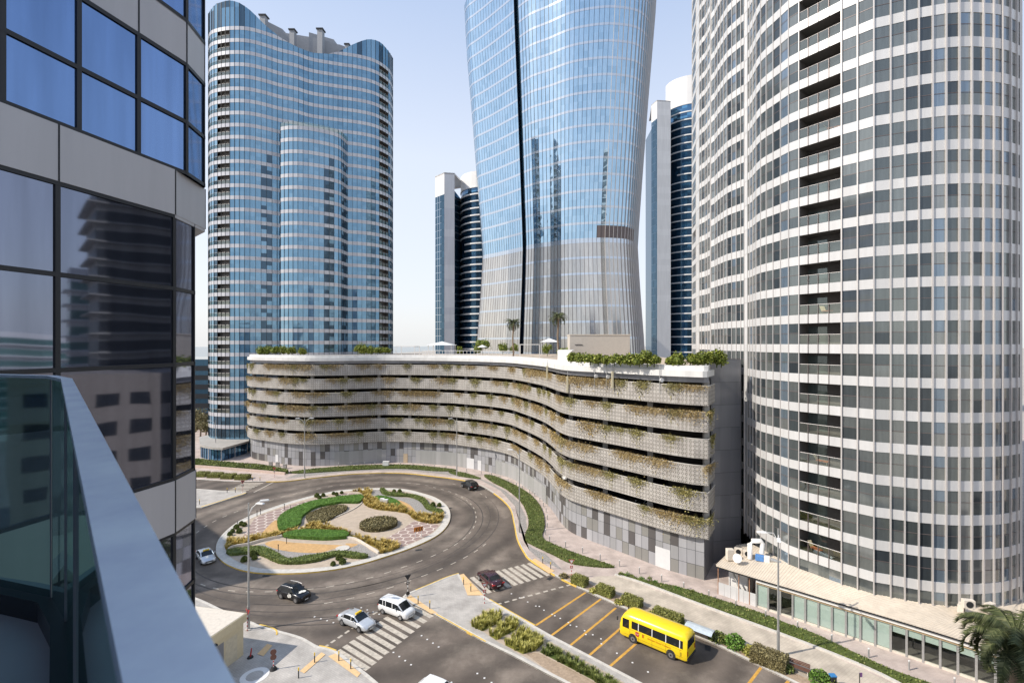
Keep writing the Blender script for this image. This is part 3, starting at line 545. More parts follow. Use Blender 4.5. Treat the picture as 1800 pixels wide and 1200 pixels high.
for k, (x, y, q) in enumerate(sp):
    o = tu0 if k == 0 else tu0.copy()
    if k: COL.objects.link(o)
    g = G((380 if q == 'a' else 590) + x / 6.667, 830 + (y + 14) / 6.667, KI); p = clipin([g.xy])[0]; sc = RND.uniform(.75, 1.15)
    place(o, (p.x, p.y, KI), RND.uniform(0, 6), scale=sc)
    side = 'far left' if k < 6 else 'far' if k < 11 or 16 <= k < 19 else 'near left' if k < 14 else 'near' if k in (14, 15, 21) else 'right'
    grp = {'far left': [0,1,2,3,4,5], 'far': [6,7,8,9,10,16,17,18], 'near left': [11,12,13], 'near': [14,15,21], 'right': [19,20]}[side]
    grp = sorted(grp, key=lambda i: sp[i][0] + (1400 if sp[i][2] == 'b' else 0)); o['label'] = '%s from the left of the round shrubs on the %s edge of the island' % (ORD[grp.index(k)], side)
# ---------------------------------------------------------------- verge planting
Z2 = lambda pts: [G(800 + x / 2.858, 780 + y / 2.858, KH).xy for x, y in pts]
patch(smooth([g.xy for g in gp([(851,836),(870,837.7),(905,853.5),(933,871),(952,896),(957,925),(953,946),(982,962),(1027,979.4),(1080,997.6),(1010,992),(975,976.5),(940,960),(925,951),(924.5,937),(929.5,926),(927.7,906),(915.5,881.5),(891,860.5),(866.5,848)], KH)], 3), .28, M['grass'], 'grass_strip', 'curved green ground cover strip between the roundabout kerb and the garage walkway', 'ground cover', 45, .17)
patch(smooth([g.xy for g in gp([(509,830.5),(540,826),(606.7,820),(660,818),(713,817.5),(767,822),(804,827),(767,828),(713,824),(660,824.5),(580,829),(530,832)], KH)], 3), .28, M['grass'], 'grass_strip', 'thin green ground cover strip in front of the far garage wall', 'ground cover', 30, .2)
patch(smooth([g.xy for g in gp([(789,829.5),(815,831),(846,841.5),(820,839),(800,834.5)], KH)], 3), .22, M['grass'], 'grass_strip', 'small wedge of ground cover beside the far lamp post', 'ground cover', 30, .18)
patch(smooth([g.xy for g in gp([(1087,1009.5),(1100,1012),(1150,1026),(1185,1032),(1240,1048),(1280,1061),(1330,1077),(1380,1097),(1438,1119),(1551,1173),(1644,1208),(1700,1240),(1640,1232),(1576,1196),(1551,1184),(1458,1145),(1350,1104),(1240,1064),(1150,1031),(1110,1017)], KH)], 3), .3, M['grass'], 'grass_strip', 'long green ground cover strip along the shop terrace', 'ground cover', 45, .17)
P = spline(gp([(1080,1011),(1110,1020),(1150,1034),(1240,1068),(1350,1108),(1458,1149),(1551,1189),(1640,1238)], KH), n=4); kerb_strip(P, 'planter_kerb', M['kerb'], .35, KH + .18)
patch(smooth([g.xy for g in gp([(300,810),(346,811),(379,814.5),(420,818.5),(460,821.5),(503,830),(497,832.5),(433,826.5),(346,819.5),(300,818)], KH)], 3), .9, M['hedge'], 'long_hedge', 'long sheared hedge in a pink walled planter left of the garage', 'hedge', 25, .28, None)
m = MB(); P = spline(gp([(300,821),(346.7,822),(400,826),(460,831),(502,835)]), n=4); Q = offset(P, .3); m.prism([tuple(p) for p in P] + [tuple(p) for p in Q[::-1]], 0.1, .75); tag(m.build('planter_wall', mat('pink_wall', (.55, .43, .36), .8)), 'low pink wall in front of the long hedge left of the garage', 'planter wall')
# grass clumps on the median
flat([p.xy for p in gp([(825,1092),(858,1068),(885,1078),(950,1118),(1020,1155),(1100,1200),(1180,1248),(1090,1248),(1000,1200),(930,1158),(870,1124)], KH)], 'gravel_verge', M['sand'], KH + .006)
for q, lb, mt, hh in (([(80,915),(120,885),(180,845),(240,865),(225,895),(140,940)], 'first clump of olive tussock grass at the tip of the median', 'olive', .75), ([(170,960),(240,905),(285,885),(320,905),(295,940),(205,985)], 'second clump of olive tussock grass on the median', 'olive', .75), ([(250,1010),(300,960),(350,935),(400,960),(445,1000),(400,1040),(340,1055)], 'third and largest clump of olive tussock grass on the median', 'olive', .75), ([(425,1045),(465,1015),(640,1105),(800,1200),(930,1290),(850,1290),(700,1190),(560,1115)], 'long clipped grass hedge down the middle of the median', 'hedge', .6)):
    tag(tuftbed(Z2(q), M[mt], 'ornamental_grass', lb, 'grass', 9, hh, .42, 34), kind='stuff')
flat(Z2([(345,1045),(420,1050),(560,1120),(700,1195),(800,1260),(720,1290),(560,1195),(430,1110)]), 'soil_bed', M['brown_soil'], KH + .012)
# box hedges and shrubs of the kerbside bed
flat([p.xy for p in gp([(983,1010),(1010,1008),(1040,1027),(1100,1050),(1230,1107),(1310,1143),(1420,1192),(1500,1232),(1480,1245),(1391,1195),(1302,1150.5),(1235,1119),(1097,1065),(1013,1027)], KH)], 'soil_bed', M['brown_soil'], KH + .010)
def boxhedge(px, py, L, W, hh, label, mt='boxhedge', ang=None, grp=None, lf=150):
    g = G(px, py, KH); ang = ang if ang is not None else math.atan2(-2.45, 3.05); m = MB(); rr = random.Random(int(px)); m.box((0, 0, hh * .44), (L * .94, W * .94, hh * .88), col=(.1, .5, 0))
    for k in range(int(lf * (L * W + 2 * (L + W) * hh))):
        f = rr.random() * (L * W + 2 * (L + W) * hh); x, y = rr.uniform(-L/2, L/2), rr.uniform(-W/2, W/2); z = hh
        if f > L * W:
            z = rr.uniform(0.02, hh)
            if rr.random() < L / (L + W): y = W / 2 * rr.choice((-1, 1))
            else: x = L / 2 * rr.choice((-1, 1))
        leaf(m, (x + rr.uniform(-.04, .04), y + rr.uniform(-.04, .04), z + rr.uniform(-.05, .05)), rr.uniform(.08, .18), rr)
    o = m.build('box_hedge', M[mt]); place(o, (g.x, g.y, KH), ang); return tag(o, label, 'hedge', grp or 'clipped box hedges by the kerb')
for k, (x, y, L) in enumerate(((1019,1026,2.1), (1064,1044,2.2), (1111,1063,2.4), (1174,1090,3.4))): boxhedge(x, y, L, 1.25, 1.0, '%s clipped box hedge from the give way sign along the kerb of the right road' % ORD[k])
boxhedge(1352, 1166, 3.2, 1.7, 1.2, 'rounded brownish hedge at the foot of the right lamp post', 'darkhedge')
for k, (x, y) in enumerate(((355,836.5),(379,838),(402,840),(427,841.5))): boxhedge(x, y, 2.9, 2.1, 1.0, '%s from the left of the four clipped box hedges by the west road' % ORD[k], ang=-.05, grp='box hedges by the west road', lf=60)
def shrub(px, py, r, h, label, mt='hedge', n=500, z=KH, s=.2):
    g = G(px, py, z) if not isinstance(z, tuple) else Vector(z); m = MB(); rr = random.Random(int(px * 7 + py)); zb = g.z
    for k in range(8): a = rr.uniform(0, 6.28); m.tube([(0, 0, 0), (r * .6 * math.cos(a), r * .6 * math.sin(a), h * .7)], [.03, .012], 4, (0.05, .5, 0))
    for k in range(n):
        a, ph, q = rr.uniform(0, 6.28), math.asin(rr.uniform(-.1, 1)), rr.uniform(.6, 1.12); leaf(m, (r * q * math.cos(a) * math.cos(ph), r * q * math.sin(a) * math.cos(ph), h * (.15 + .8 * q * max(0, math.sin(ph)))), s * rr.uniform(.6, 1.4), rr)
    o = m.build('shrub', M[mt]); o.location = (g.x, g.y, zb); return tag(o, label, 'shrub')
shrub(991,1014,.6,.5,'dry reddish low shrub at the kerb before the give way sign','darkhedge',200); shrub(1043,1040,.55,.5,'small olive shrub between the first and second box hedges','olive',160); shrub(1089,1060,.6,.5,'small olive shrub between the second and third box hedges','olive',160); shrub(1145,1082,.6,.55,'low olive shrub in front of the longest box hedge','olive',200); shrub(1206,1104,.6,.5,'low shrub between the longest box hedge and the glass shelter','hedge',200)
shrub(1262,1124,1.0,.8,'low wide shrub right of the bus shelter','hedge'); shrub(1292,1136,1.0,1.25,'tallest bright green shrub behind the bus','lawn',800); shrub(1320,1149,.8,.8,'small olive shrub between the bright green shrub and the lamp post','olive'); shrub(1382,1177,.7,.7,'dark shrub next to the bench','hedge',350); shrub(1441,1200,.9,1.2,'leafy green shrub left of the litter bin','lawn',600); shrub(1462,1208,.6,.8,'small shrub touching the litter bin','hedge',250)
for k, (x, y, hh) in enumerate(((1092,1011,.5),(1103,1013,.7),(1110,1014,.4),(1128,1019,.5),(1142,1023,.9),(1152,1026,.5),(1163,1029,.4),(1191,1037,.6),(1217,1042,.5))): shrub(x, y, .4, hh, '%s from the left of the small plants by the shop terrace strip' % ORD[k], 'lawn' if k % 2 else 'hedge', 110, s=.14)
# ================================================================ buildings
M['conc'] = mat('grey_concrete', (0.36, 0.34, 0.31), 0.85, var=0.12, scale=0.6)
M['deckwhite'] = pvramp('white_cladding', [(0, (.66, .65, .63)), (.5, (.62, .61, .59))], .5)
M['screen'] = latticemat()
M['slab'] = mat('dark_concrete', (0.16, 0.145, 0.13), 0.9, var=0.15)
M['check'] = pvramp('chequered_cladding', [(0, (.33, .33, .345)), (.42, (.29, .29, .295)), (.56, (.235, .23, .215)), (.70, (.10, .093, .092)), (.90, (.37, .37, .385))], .45, 0.1)
M['greyclad'] = pvramp('grey_cladding', [(0, (.22, .22, .235)), (.5, (.25, .25, .265))], .35, 0.3)
M['spandL'] = pvramp('pale_spandrel', [(0, (.50, .50, .53)), (.5, (.56, .56, .58))], .3, 0.2)
M['spandR'] = pvramp('white_spandrel', [(0, (.56, .555, .55)), (.5, (.595, .59, .585))], .32, 0.1)
M['spandN'] = mat('silver_spandrel', (.42, .42, .44), .4, .25, var=.05, scale=2, streak=True)
M['glassL'] = glassmat('blue_glass', [(0, (.06, .11, .16)), (.12, (.14, .27, .39)), (.35, (.17, .315, .44)), (.6, (.195, .345, .47)), (.85, (.23, .39, .52))], .06, .6, .02)
M['glassC'] = glassmat('silver_blue_glass', [(0, (.43, .59, .72)), (.5, (.40, .565, .70)), (.85, (.36, .52, .65))], .04, .9, .03)
M['louvC'] = glassmat('champagne_cladding', [(0, (.56, .54, .51)), (.5, (.52, .505, .48)), (.8, (.60, .58, .55))], .16, .75, .01)
M['lineC'] = mat('pale_band', (.58, .63, .69), .12, .8, var=.04)
M['seam'] = glassmat('deep_blue_glass', [(0, (.04, .10, .16)), (.5, (.03, .08, .13))], .08, .6, .01)
M['glassR'] = glassmat('curtained_glass', [(0, (.075, .09, .10)), (.12, (.12, .14, .145)), (.30, (.17, .19, .19)), (.50, (.22, .24, .235)), (.72, (.28, .295, .29)), (.88, (.22, .28, .34))], .07, .6, .015)
M['glassN'] = glassmat('mirror_blue_glass', [(0, (.155, .255, .47)), (.5, (.14, .235, .44))], .03, .92, .006, wscale=.5)
M['glassD'] = glassmat('navy_glass', [(0, (.08, .19, .33)), (.5, (.05, .12, .22)), (.8, (.12, .30, .48))], .05, .75, .02)
M['glassS'] = glassmat('shop_glass', [(0, (.17, .21, .21))], .05, .3, .01)
M['mull'] = mat('mullion_bronze', (.16, .13, .125), .45, .4, var=.05)
M['mullS'] = mat('mullion_silver', (.56, .53, .51), .4, .3, var=.05)
M['mullD'] = mat('mullion_dark', (.022, .025, .03), .4, .4, var=.05)
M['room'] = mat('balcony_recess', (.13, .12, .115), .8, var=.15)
M['balglass'] = clearglass('balustrade_glass', (.74, .77, .66), .14)
M['railglass'] = clearglass('green_balustrade_glass', (.20, .36, .34), .10)
M['white'] = mat('white_render', (.66, .65, .64), .6, var=.05)
M['roofgrey'] = mat('roof_grey', (.30, .31, .33), .6, var=.1)
class Facade:
    """panels between the points of an outline; outline may change with height"""
    def __init__(s, root, outline, top=None, closed=False):
        s.root, s.ol, s.top, s.closed = root, outline, top, closed; s.n = len(outline(0))
        P = [Vector(p) for p in outline(0)]; s.L = [0]
        for i in range(1, s.n): s.L.append(s.L[-1] + (P[i] - P[i - 1]).length)
    def pt(s, i, z, off=0.0):
        if s.top: z = min(z, s.top(i))
        P = s.ol(z); p = Vector(P[i])
        if off: a, b = Vector(P[max(0, i - 1)]), Vector(P[min(s.n - 1, i + 1)]); t = (b - a).normalized(); p = p + Vector((t.y, -t.x)) * off
        return (p.x, p.y, z)
    def band(s, z0, z1, name, m, off=0.0, cf=None, skip=(), rnd=True, lip=0.0, rng=None, split=1):
        runs, cur = [], []
        for i in (rng or range(s.n - 1)):
            dead = i in skip or (s.top and z0 >= max(s.top(i), s.top(i + 1)) - .02)
            if dead or (cur and i != cur[-1] + 1):
                if cur: runs.append(cur)
                cur = []
            if not dead: cur.append(i)
        if cur: runs.append(cur)
        o = None
        for rk, run in enumerate(runs):
            mb = MB()
            for i in run:
                for q in range(split):
                    za, zb = z0 + (z1 - z0) * q / split, z0 + (z1 - z0) * (q + 1) / split
                    a, b, c, d = s.pt(i, za, off), s.pt(i + 1, za, off), s.pt(i + 1, zb, off), s.pt(i, zb, off)
                    mb.face([a, b, c, d], (cf(i), RND.random(), RND.random()) if cf else None, [(s.L[i], za), (s.L[i + 1], za), (s.L[i + 1], zb), (s.L[i], zb)])
                if lip:
                    for zz in (z0, z1):
                        e, f = s.pt(i, zz, off - lip), s.pt(i + 1, zz, off - lip); g, h = s.pt(i, zz, off), s.pt(i + 1, zz, off); mb.face([g, h, f, e])
            o = mb.build(('', 'side_', 'middle_', 'corner_', 'rear_', 'end_', 'last_')[min(6, rk)] + name, m, s.root)
        return o
    def hline(s, zs, name, m, hh=.06, off=.04, rng=None):
        mb = MB()
        for z in zs:
            for i in (rng or range(s.n - 1)):
                if s.top and z > min(s.top(i), s.top(i + 1)): continue
                mb.face([s.pt(i, z - hh / 2, off), s.pt(i + 1, z - hh / 2, off), s.pt(i + 1, z + hh / 2, off), s.pt(i, z + hh / 2, off)])
                mb.face([s.pt(i, z + hh / 2, off), s.pt(i + 1, z + hh / 2, off), s.pt(i + 1, z + hh / 2, -.02), s.pt(i, z + hh / 2, -.02)])
        return mb.build(name, m, s.root)
    def mull(s, i, z0, z1, m, wd=.08, dp=.12, name='mullion', nseg=1, mb=None):
        own = mb is None; mb = mb or MB()
        if s.top: z1 = min(z1, s.top(i))
        P = None
        for q in range(nseg):
            za, zb = z0 + (z1 - z0) * q / nseg, z0 + (z1 - z0) * (q + 1) / nseg; R4 = []
            for z in (za, zb):
                P = s.ol(z); a, b = Vector(P[max(0, i - 1)]), Vector(P[min(s.n - 1, i + 1)]); t = (b - a).normalized(); nn = Vector((t.y, -t.x)); p = Vector(P[i])
                R4.append([(x.x, x.y, z) for x in (p - t * wd / 2, p - t * wd / 2 + nn * dp, p + t * wd / 2 + nn * dp, p + t * wd / 2)])
            for k in range(3): mb.face([R4[0][k], R4[0][k + 1], R4[1][k + 1], R4[1][k]], (.5, .5, .5))
            if q == nseg - 1: mb.face(R4[1], (.5, .5, .5))
        if own: return mb.build(name, m, s.root)
def idx_of(xs, px): return min(range(len(xs)), key=lambda i: abs(xs[i] - px))
def lerp_table(T, x):
    if x <= T[0][0]: return T[0][1]
    for a, b in zip(T, T[1:]):
        if x <= b[0]: return a[1] + (b[1] - a[1]) * (x - a[0]) / (b[0] - a[0])
    return T[-1][1]
def pxof(p): return X0 + p[0] * F / p[1]
def balcony(fac, i0, i1, zf, zt, depth, root, rail_h=1.1, solid=.0, m_rail=None):
    """recess between panels i0..i1, floor zf, ceiling zt, glass rail in front"""
    mb = MB(); n = i1 - i0; P = [Vector(fac.pt(i0 + k, zf)) for k in range(n + 1)]; N = []
    nn = Vector(fac.pt((i0 + i1) // 2, zf, -1)) - Vector(fac.pt((i0 + i1) // 2, zf)); nn.z = 0; nn.normalize(); Q = [p + nn * depth for p in P]
    up = Vector((0, 0, zt - zf)); c = (.3, .5, .5)
    for k in range(n):
        mb.face([Q[k], Q[k+1], Q[k+1] + up, Q[k] + up], c); mb.face([P[k], P[k+1], Q[k+1], Q[k]], c); mb.face([P[k] + up, P[k+1] + up, Q[k+1] + up, Q[k] + up], c)
    mb.face([P[0], Q[0], Q[0] + up, P[0] + up], c); mb.face([P[-1], Q[-1], Q[-1] + up, P[-1] + up], c)
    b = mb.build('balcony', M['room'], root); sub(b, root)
    g = MB(); a = n // 3 + 1
    for k in range(a): g.face([Q[k] - nn * .03 + Vector((0, 0, .05)), Q[k+1] - nn * .03 + Vector((0, 0, .05)), Q[k+1] - nn * .03 + up * .85, Q[k] - nn * .03 + up * .85])
    g.build('glass_door', M['glassS'], b)
    r = MB()
    for k in range(n): r.face([P[k], P[k+1], P[k+1] + Vector((0, 0, rail_h)), P[k] + Vector((0, 0, rail_h))])
    r.build('glass_balustrade', M['balglass'], b)
    h = MB(); h.tube([p + Vector((0, 0, rail_h)) for p in P], .035, 5); h.build('handrail', M['mullS'], b)
    return b
# ---------------------------------------------------------------- blue wavy tower on the left
KT = [(366,533),(370,545),(385,551),(407,554),(435,553),(463,546),(492,536),(520,529),(548,519),(591,511),(633,504),(662,495),(684,479),(691,463)]
YL = 143.0; PL = [XY(x, YL * 554 / k) for x, k in KT]
PL = [Vector((-98, 164)), Vector((-102, 158.7))] + spline(PL, n=6) + [Vector((-54, 175)), Vector((-57.5, 181.5)), Vector((-64, 186))]
PL = resample(PL, 1.45)
TT = [(366,25),(373,14),(380,7),(400,1),(407,1),(420,5),(435,14),(448,26),(463,42),(492,66),(520,82),(548,93),(577,95),(596,91),(619,79),(633,73),(647,69),(658,70),(670,75),(684,91),(691,103)]
def topL(i): p = PL[i]; x = pxof(p); return H + (HZ - lerp_table(TT, x)) / F * p.y if p.y < 171 else 131
TL = wroot('curved_glass_tower', (-70, 150, 0), 'tall blue glass tower with wavy roofline and pale bands behind the car park', 'tower')
fl = Facade(TL, lambda z: PL, topL); ZL = 32 + 86.4 * YL / 132.5; pitch = 3.31 * YL / 132.5; LBR = random.Random(5); LCB = [LBR.random() for _ in range(400)]; LDK = [LBR.random() < .16 for _ in range(400)]
def colL(z): return lambda i: min(.99, max(.13, .25 + .6 * LCB[i // 3] + LBR.gauss(0, .08))) if (z > 92 or not LDK[i // 2] or LBR.random() < .25) else .05  # dark panes on the lower storeys: reflected surroundings painted as pane colour
xsL = [pxof(p) for p in PL]
b1 = [i for i in range(fl.n - 1) if 381 < (xsL[i] + xsL[i+1]) / 2 < 407 and PL[i].y < 162]; b2 = [i for i in range(fl.n - 1) if 664 < (xsL[i] + xsL[i+1]) / 2 < 684 and PL[i].y < 171]
z = ZL; k = 0
fl.band(ZL + .55, 143, 'crown_glass', M['glassL'], split=3)
while z > 6:
    fl.band(z - .55, z + .55, 'spandrel', M['spandL'], .05, lip=.1)
    zb, zt = z - pitch + .55, z - .55
    bal = z < ZL + 1
    fl.band(zb, zt, 'window_band', M['glassL'], 0, cf=colL(z), skip=set(b1 + b2) if bal and z > 12 else (), split=2)
    if z > 12:
        for b in (b1, b2): balcony(fl, b[0], b[-1] + 1, zb, zt, 1.6, TL)
    z -= pitch; k += 1
fl.band(-.1, zt + .1 - pitch + pitch, 'window_band', M['glassL'])
for i in range(fl.n): 
    mbx = fl.mull(i, 4, 152, M['mullD'], .09, .1)
m = MB(); m.prism([tuple(p) for p in offset(PL, -1.9)], 0, 105, (.3, .5, .5)); m.build('core_wall', M['roofgrey'], TL)
rb = MB()
for x0, x1, y, Y in ((470, 488, 38, 162), (488, 560, 56, 164), (560, 595, 68, 164), (543, 580, 57, 166), (595, 625, 78, 164)):
    a, b = XY(x0, Y), XY(x1, Y); zt = ZY(y, Y); rb.mesh([(a[0], Y, 98), (b[0], Y + 3, 98), (b[0], Y + 12, 98), (a[0], Y + 9, 98), (a[0], Y, zt), (b[0], Y + 3, zt - .6), (b[0], Y + 12, zt), (a[0], Y + 9, zt)], [(0, 1, 5, 4), (1, 2, 6, 5), (2, 3, 7, 6), (3, 0, 4, 7), (4, 5, 6, 7)])
pl = rb.build('roof_plant_room', M['roofgrey'], TL)
for x, y, wd in ((464, 31, 1.8), (515, 56, 1.6), (564, 55, 1.7), (611, 81, 1.3)):
    Y = 161.5; c = MB(); p = XY(x, Y); zt = ZY(y, Y); c.box((p[0], Y, zt / 2 + 50), (wd, wd, zt - 100 + .1)); ch = c.build('chimney', M['roofgrey'], TL); sub(ch, TL)
    c = MB(); c.box((p[0], Y, zt + .25), (wd * 1.35, wd * 1.35, .4)); c.build('chimney_cap', M['mullD'], ch)
# the lower bay that steps out of the tower
BT = [(492,537),(503,540),(518,541),(535,539.5),(555,535),(575,529),(590,523),(598.5,518)]
PB = [XY(x, YL * 554 / k / 1.012) for x, k in BT]; PB = [Vector((PB[0][0] + .3, PB[0][1] + 4))] + spline(PB, n=4) + [Vector((PB[-1][0] + .3, PB[-1][1] + 5))]; PB = resample(PB, 1.45)
fb = Facade(TL, lambda z: PB); z = ZL - pitch * 8
while z > 6:
    fb.band(z - .55, z + .55, 'bay_spandrel', M['spandL'], .05, lip=.1); fb.band(z - pitch + .55, z - .55, 'bay_window_band', M['glassL'], cf=colL(z), split=2); z -= pitch
for i in range(fb.n): fb.mull(i, 4, ZL - pitch * 8 + 1.8, M['mullD'], .09, .1, 'bay_mullion')
fb.band(ZL - pitch * 8 + .55, ZL - pitch * 8 + 1.75, 'bay_parapet_glass', M['balglass'])
m = MB(); m.face([(p.x, p.y, ZL - pitch * 8 + .5) for p in PB]); m.build('bay_roof', M['roofgrey'], TL)
# pavilion at its foot
def pav():
    r = wroot('entrance_pavilion', (-92, 137, 0), 'low glass pavilion with a flat grey roof at the foot of the blue tower', 'pavilion')
    base = [G(353,804), G(362,807), G(375,809.5), G(391,810.5), G(434.5,797), G(437,786), G(380,782), G(352,790)]; P = [p.xy for p in base]
    c = sum(P, Vector((0, 0))) / len(P); ro = [c + (p - c) * 1.06 for p in P]
    m = MB(); m.prism([tuple(p) for p in ro], 3.2, 3.75, bottom=True); m.build('flat_roof', M['conc'], r)
    f = Facade(r, lambda z: [tuple(p) for p in resample(P, 1.2)]); f.band(0.1, 3.2, 'glass_wall', M['glassD'])
    for i in range(0, f.n, 1): f.mull(i, .1, 3.2, M['mullS'] if i % 4 == 0 else M['mullD'], .18 if i % 4 == 0 else .07, .1, 'post' if i % 4 == 0 else 'mullion')
pav()
# ---------------------------------------------------------------- waisted tower in the middle
SC = 175 * 465
KC = [(832,374),(836,380),(844,384),(860,392),(880,403),(901,415),(912,421)]
KC2 = [(917,425),(922,428),(938,436),(967,445),(995,455),(1023,461),(1066,465),(1108,461),(1126,452),(1135,440),(1138,428)]
KC[-1] = (910, 420.5); KC2[0] = (917, 425); C1 = spline([XY(x, SC / k) for x, k in KC], n=4); C2 = spline([XY(x, SC / k) for x, k in KC2], n=4)
C1 = resample(C1, 1.7); C2 = resample(C2, 1.75)
c1s, c2s = len(C1), len(C2); BK = [Vector((40, 222)), Vector((22, 232)), Vector((0, 232)), Vector((-16, 226)), Vector((-26, 218))]
CC0 = Vector((8.0, 196))
MT = [(0, 1.0), (32, .955), (43, .93), (55, .905), (69.5, .882), (72, .883), (93, .925), (114, .97), (128, 1.0), (164, 1.085), (190, 1.12)]
def outC(pts): return lambda z: [CC0 + (p - CC0) * lerp_table(MT, z) for p in pts]
TC = wroot('waisted_glass_tower', (8, 196, 0), 'tall silver blue glass tower narrowing to a waist, with pale cladding below the waist', 'tower')
ZK = 70.0; ZTOP = 186
def towerC(pts, nm):
    f = Facade(TC, outC(pts)); z = ZK; fh = 5.9
    while z < ZTOP:
        f.band(z + .9, min(z + fh, ZTOP), 'window_band', M['glassC'], split=2); f.band(z, z + .9, 'spandrel', M['lineC'], .04); z += fh
    z = ZK
    while z > 0:
        f.band(max(0, z - fh), z - .8, 'clad_band', M['louvC']); f.band(z - .8, z, 'pale_band', M['lineC'], .04, rnd=False); z -= fh
    return f
f1 = towerC(C1, 'left'); f2 = towerC(C2, 'right')
for f in (f1, f2):
    for i in range(f.n):
        d = .42 if (f is f2 and pxof(f.ol(60)[i]) > 1062) else .10
        d = .04 if f is f1 else d; f.mull(i, ZK, ZTOP, M['mullS'] if d > .3 else M['mullD'], .11 if f is f2 else .07, d, 'mullion', 14); f.mull(i, 0, ZK, M['mullS'] if d > .3 else M['mull'], .13, d, 'lower_mullion', 6)
fs = Facade(TC, outC([C1[-1], C1[-1] + Vector((.7, 2.0)), C2[0] + Vector((-.2, 1.6)), C2[0]])); 
for a in range(0, 186, 31): fs.band(a, a + 31, 'recessed_seam', M['seam'], split=5)
fbk = Facade(TC, outC([C2[-1]] + BK + [C1[0]]))
for a in range(0, 186, 31): fbk.band(a, a + 31, 'rear_glass', M['glassC'], split=4)
m = MB(); m.face([(p.x, p.y, ZTOP) for p in outC(C1 + C2 + BK)(ZTOP)]); m.build('roof', M['roofgrey'], TC)
lv = [i for i in range(f2.n - 1) if 1045 < pxof(f2.ol(ZK)[i]) < 1112]; f2.band(ZK + .9, ZK + 5.4, 'plant_louvre', M['mull'], .05, rng=lv)
# ---------------------------------------------------------------- pair of dark towers with white caps behind
def capped(name, loc, Y, x0, x1, x2, x3, yt, yc, label, pit, dpt, flank_white, crown=8):
    r = wroot(name, loc, label, 'tower'); zt = ZY(yt, Y); a = XY(x0, Y + 6); b = XY(x1, Y); c = XY(x2, Y + 1)
    m = MB(); zz = 0
    while zz < zt - 11:
        z2 = min(zt - 11, zz + pit); pa, pb = Vector(a), Vector(b)
        for u_ in range(4): q0, q1 = pa.lerp(pb, u_ / 4 + .01), pa.lerp(pb, (u_ + 1) / 4 - .01); m.face([(q0.x, q0.y, zz + .1), (q1.x, q1.y, zz + .1), (q1.x, q1.y, z2), (q0.x, q0.y, z2)])
        zz = z2
    m.build('dark_flank', M['seam'], r)
    m = MB(); m.mesh([(a[0], a[1], zt - 11), (b[0], b[1], zt - 11), (b[0], b[1], zt), (a[0], a[1], zt)], [(0, 1, 2, 3)]); m.prism([a, b, (c[0], c[1]), (c[0] + 3, c[1] + 20), (a[0] + 3, a[1] + 20)], zt - .8, zt); m.build('white_cap', M['white'], r)
    m = MB(); zz = 0
    while zz < zt:
        z2 = min(zt, zz + 3.6); m.face([(b[0], b[1], zz), (c[0], c[1], zz), (c[0], c[1], z2), (b[0], b[1], z2)]); zz = z2
    m.build('pale_flank', M['spandR'] if flank_white else M['spandL'], r)
    P = []; n = 18; px3 = XY(x3, Y + 4); cx, cy = (c[0] + 1 + px3[0]) / 2, Y + 16; rx = (px3[0] - c[0] - 1) / 2; zc = ZY(yc, Y)
    for k in range(n + 1): t = math.pi * (1 + k / n); P.append(Vector((cx + rx * math.cos(t), cy + 15 * math.sin(t) * 1.0)))
    f = Facade(r, lambda z: P); z = zc - crown; f.band(z, zc, 'white_crown', M['white'], .1, split=1)
    m = MB(); m.face([(p.x, p.y, zc) for p in P] ); m.build('crown_roof', M['white'], r)
    q = 0
    while z > 0:
        f.band(max(0, z - pit), z, 'window_band', M['glassD'], split=2)
        g = Facade(r, lambda zz: offset(P, .35)); e = n if (q < 7 or q % 5 == 0) else n - 6
        g.band(z - .45, z + .25, 'white_fin', M['white'], 0, lip=.4, rng=range(0 if not 7 < q < 10 else 4, e)); z -= pit; q += 1
    m = MB(); m.prism([tuple(p) for p in P] + [(cx + rx, cy + 20), (a[0] + 3, cy + 20), (a[0] + 3, a[1] + 1), (c[0], c[1] + .6)], 0, zt - 9, (.3, .5, .5)); m.build('core_wall', M['seam'], r)
capped('capped_tower', (-45, 250, 0), 245, 765, 781, 799, 905, 303, 298, 'dark blue cylindrical tower with white fins and cap, left of the waisted tower', 3.6, 20, False)
capped('capped_tower', (92, 290, 0), 290, 1145, 1155, 1179, 1290, 176, 128, 'dark blue cylindrical tower with white fins and cap, right of the waisted tower', 4.7, 20, True, 17)
# ---------------------------------------------------------------- big white banded tower on the right
KR2 = [(1315,415.4),(1319,419.9),(1324,427),(1330,438),(1338,448.9),(1348,458),(1360,467),(1373,477),(1387,487.8),(1405,497.3),(1479,531),(1508,542.3),(1537,554),(1567,560.3),(1592,566.5),(1617,572.3),(1642,576.5),(1664,579.8),(1687,581.5),(1708,582),(1728,580.7),(1747,579),(1762,576.5),(1778,571.5),(1790,564)]
MX = [1315,1319,1324,1330,1338,1348,1360,1373,1387,1405,1421,1438.5,1457.5,1480,1508,1536,1565,1590,1614.5,1638.5,1662,1685,1706.5,1727,1745,1760,1774,1785,1792]
S2 = 50.3 * 582
PR = [Vector(XY(x, S2 / lerp_table(KR2, x))) for x in MX]
PR += [PR[-1] + Vector(v) for v in ((.15, 1.6), (.1, 3.2), (-.1, 4.9), (-.1, 6.8), (.4, 9), (1, 12), (1, 16), (0, 22), (-3, 30), (-6, 38))]
p36 = 9.48; pit = 582 / p36 * 50.3 / F            # storey height
pit = (66.44 - 6.0) / 17
KB = [(1257.5,470.7),(1262,480),(1267,487),(1272.5,495),(1279,504),(1287,511.5),(1295,518),(1303,524.5),(1311.5,530.7)]
def KBY(px, k): return (px, 65.6 * 1.107 * 530.7 / k)
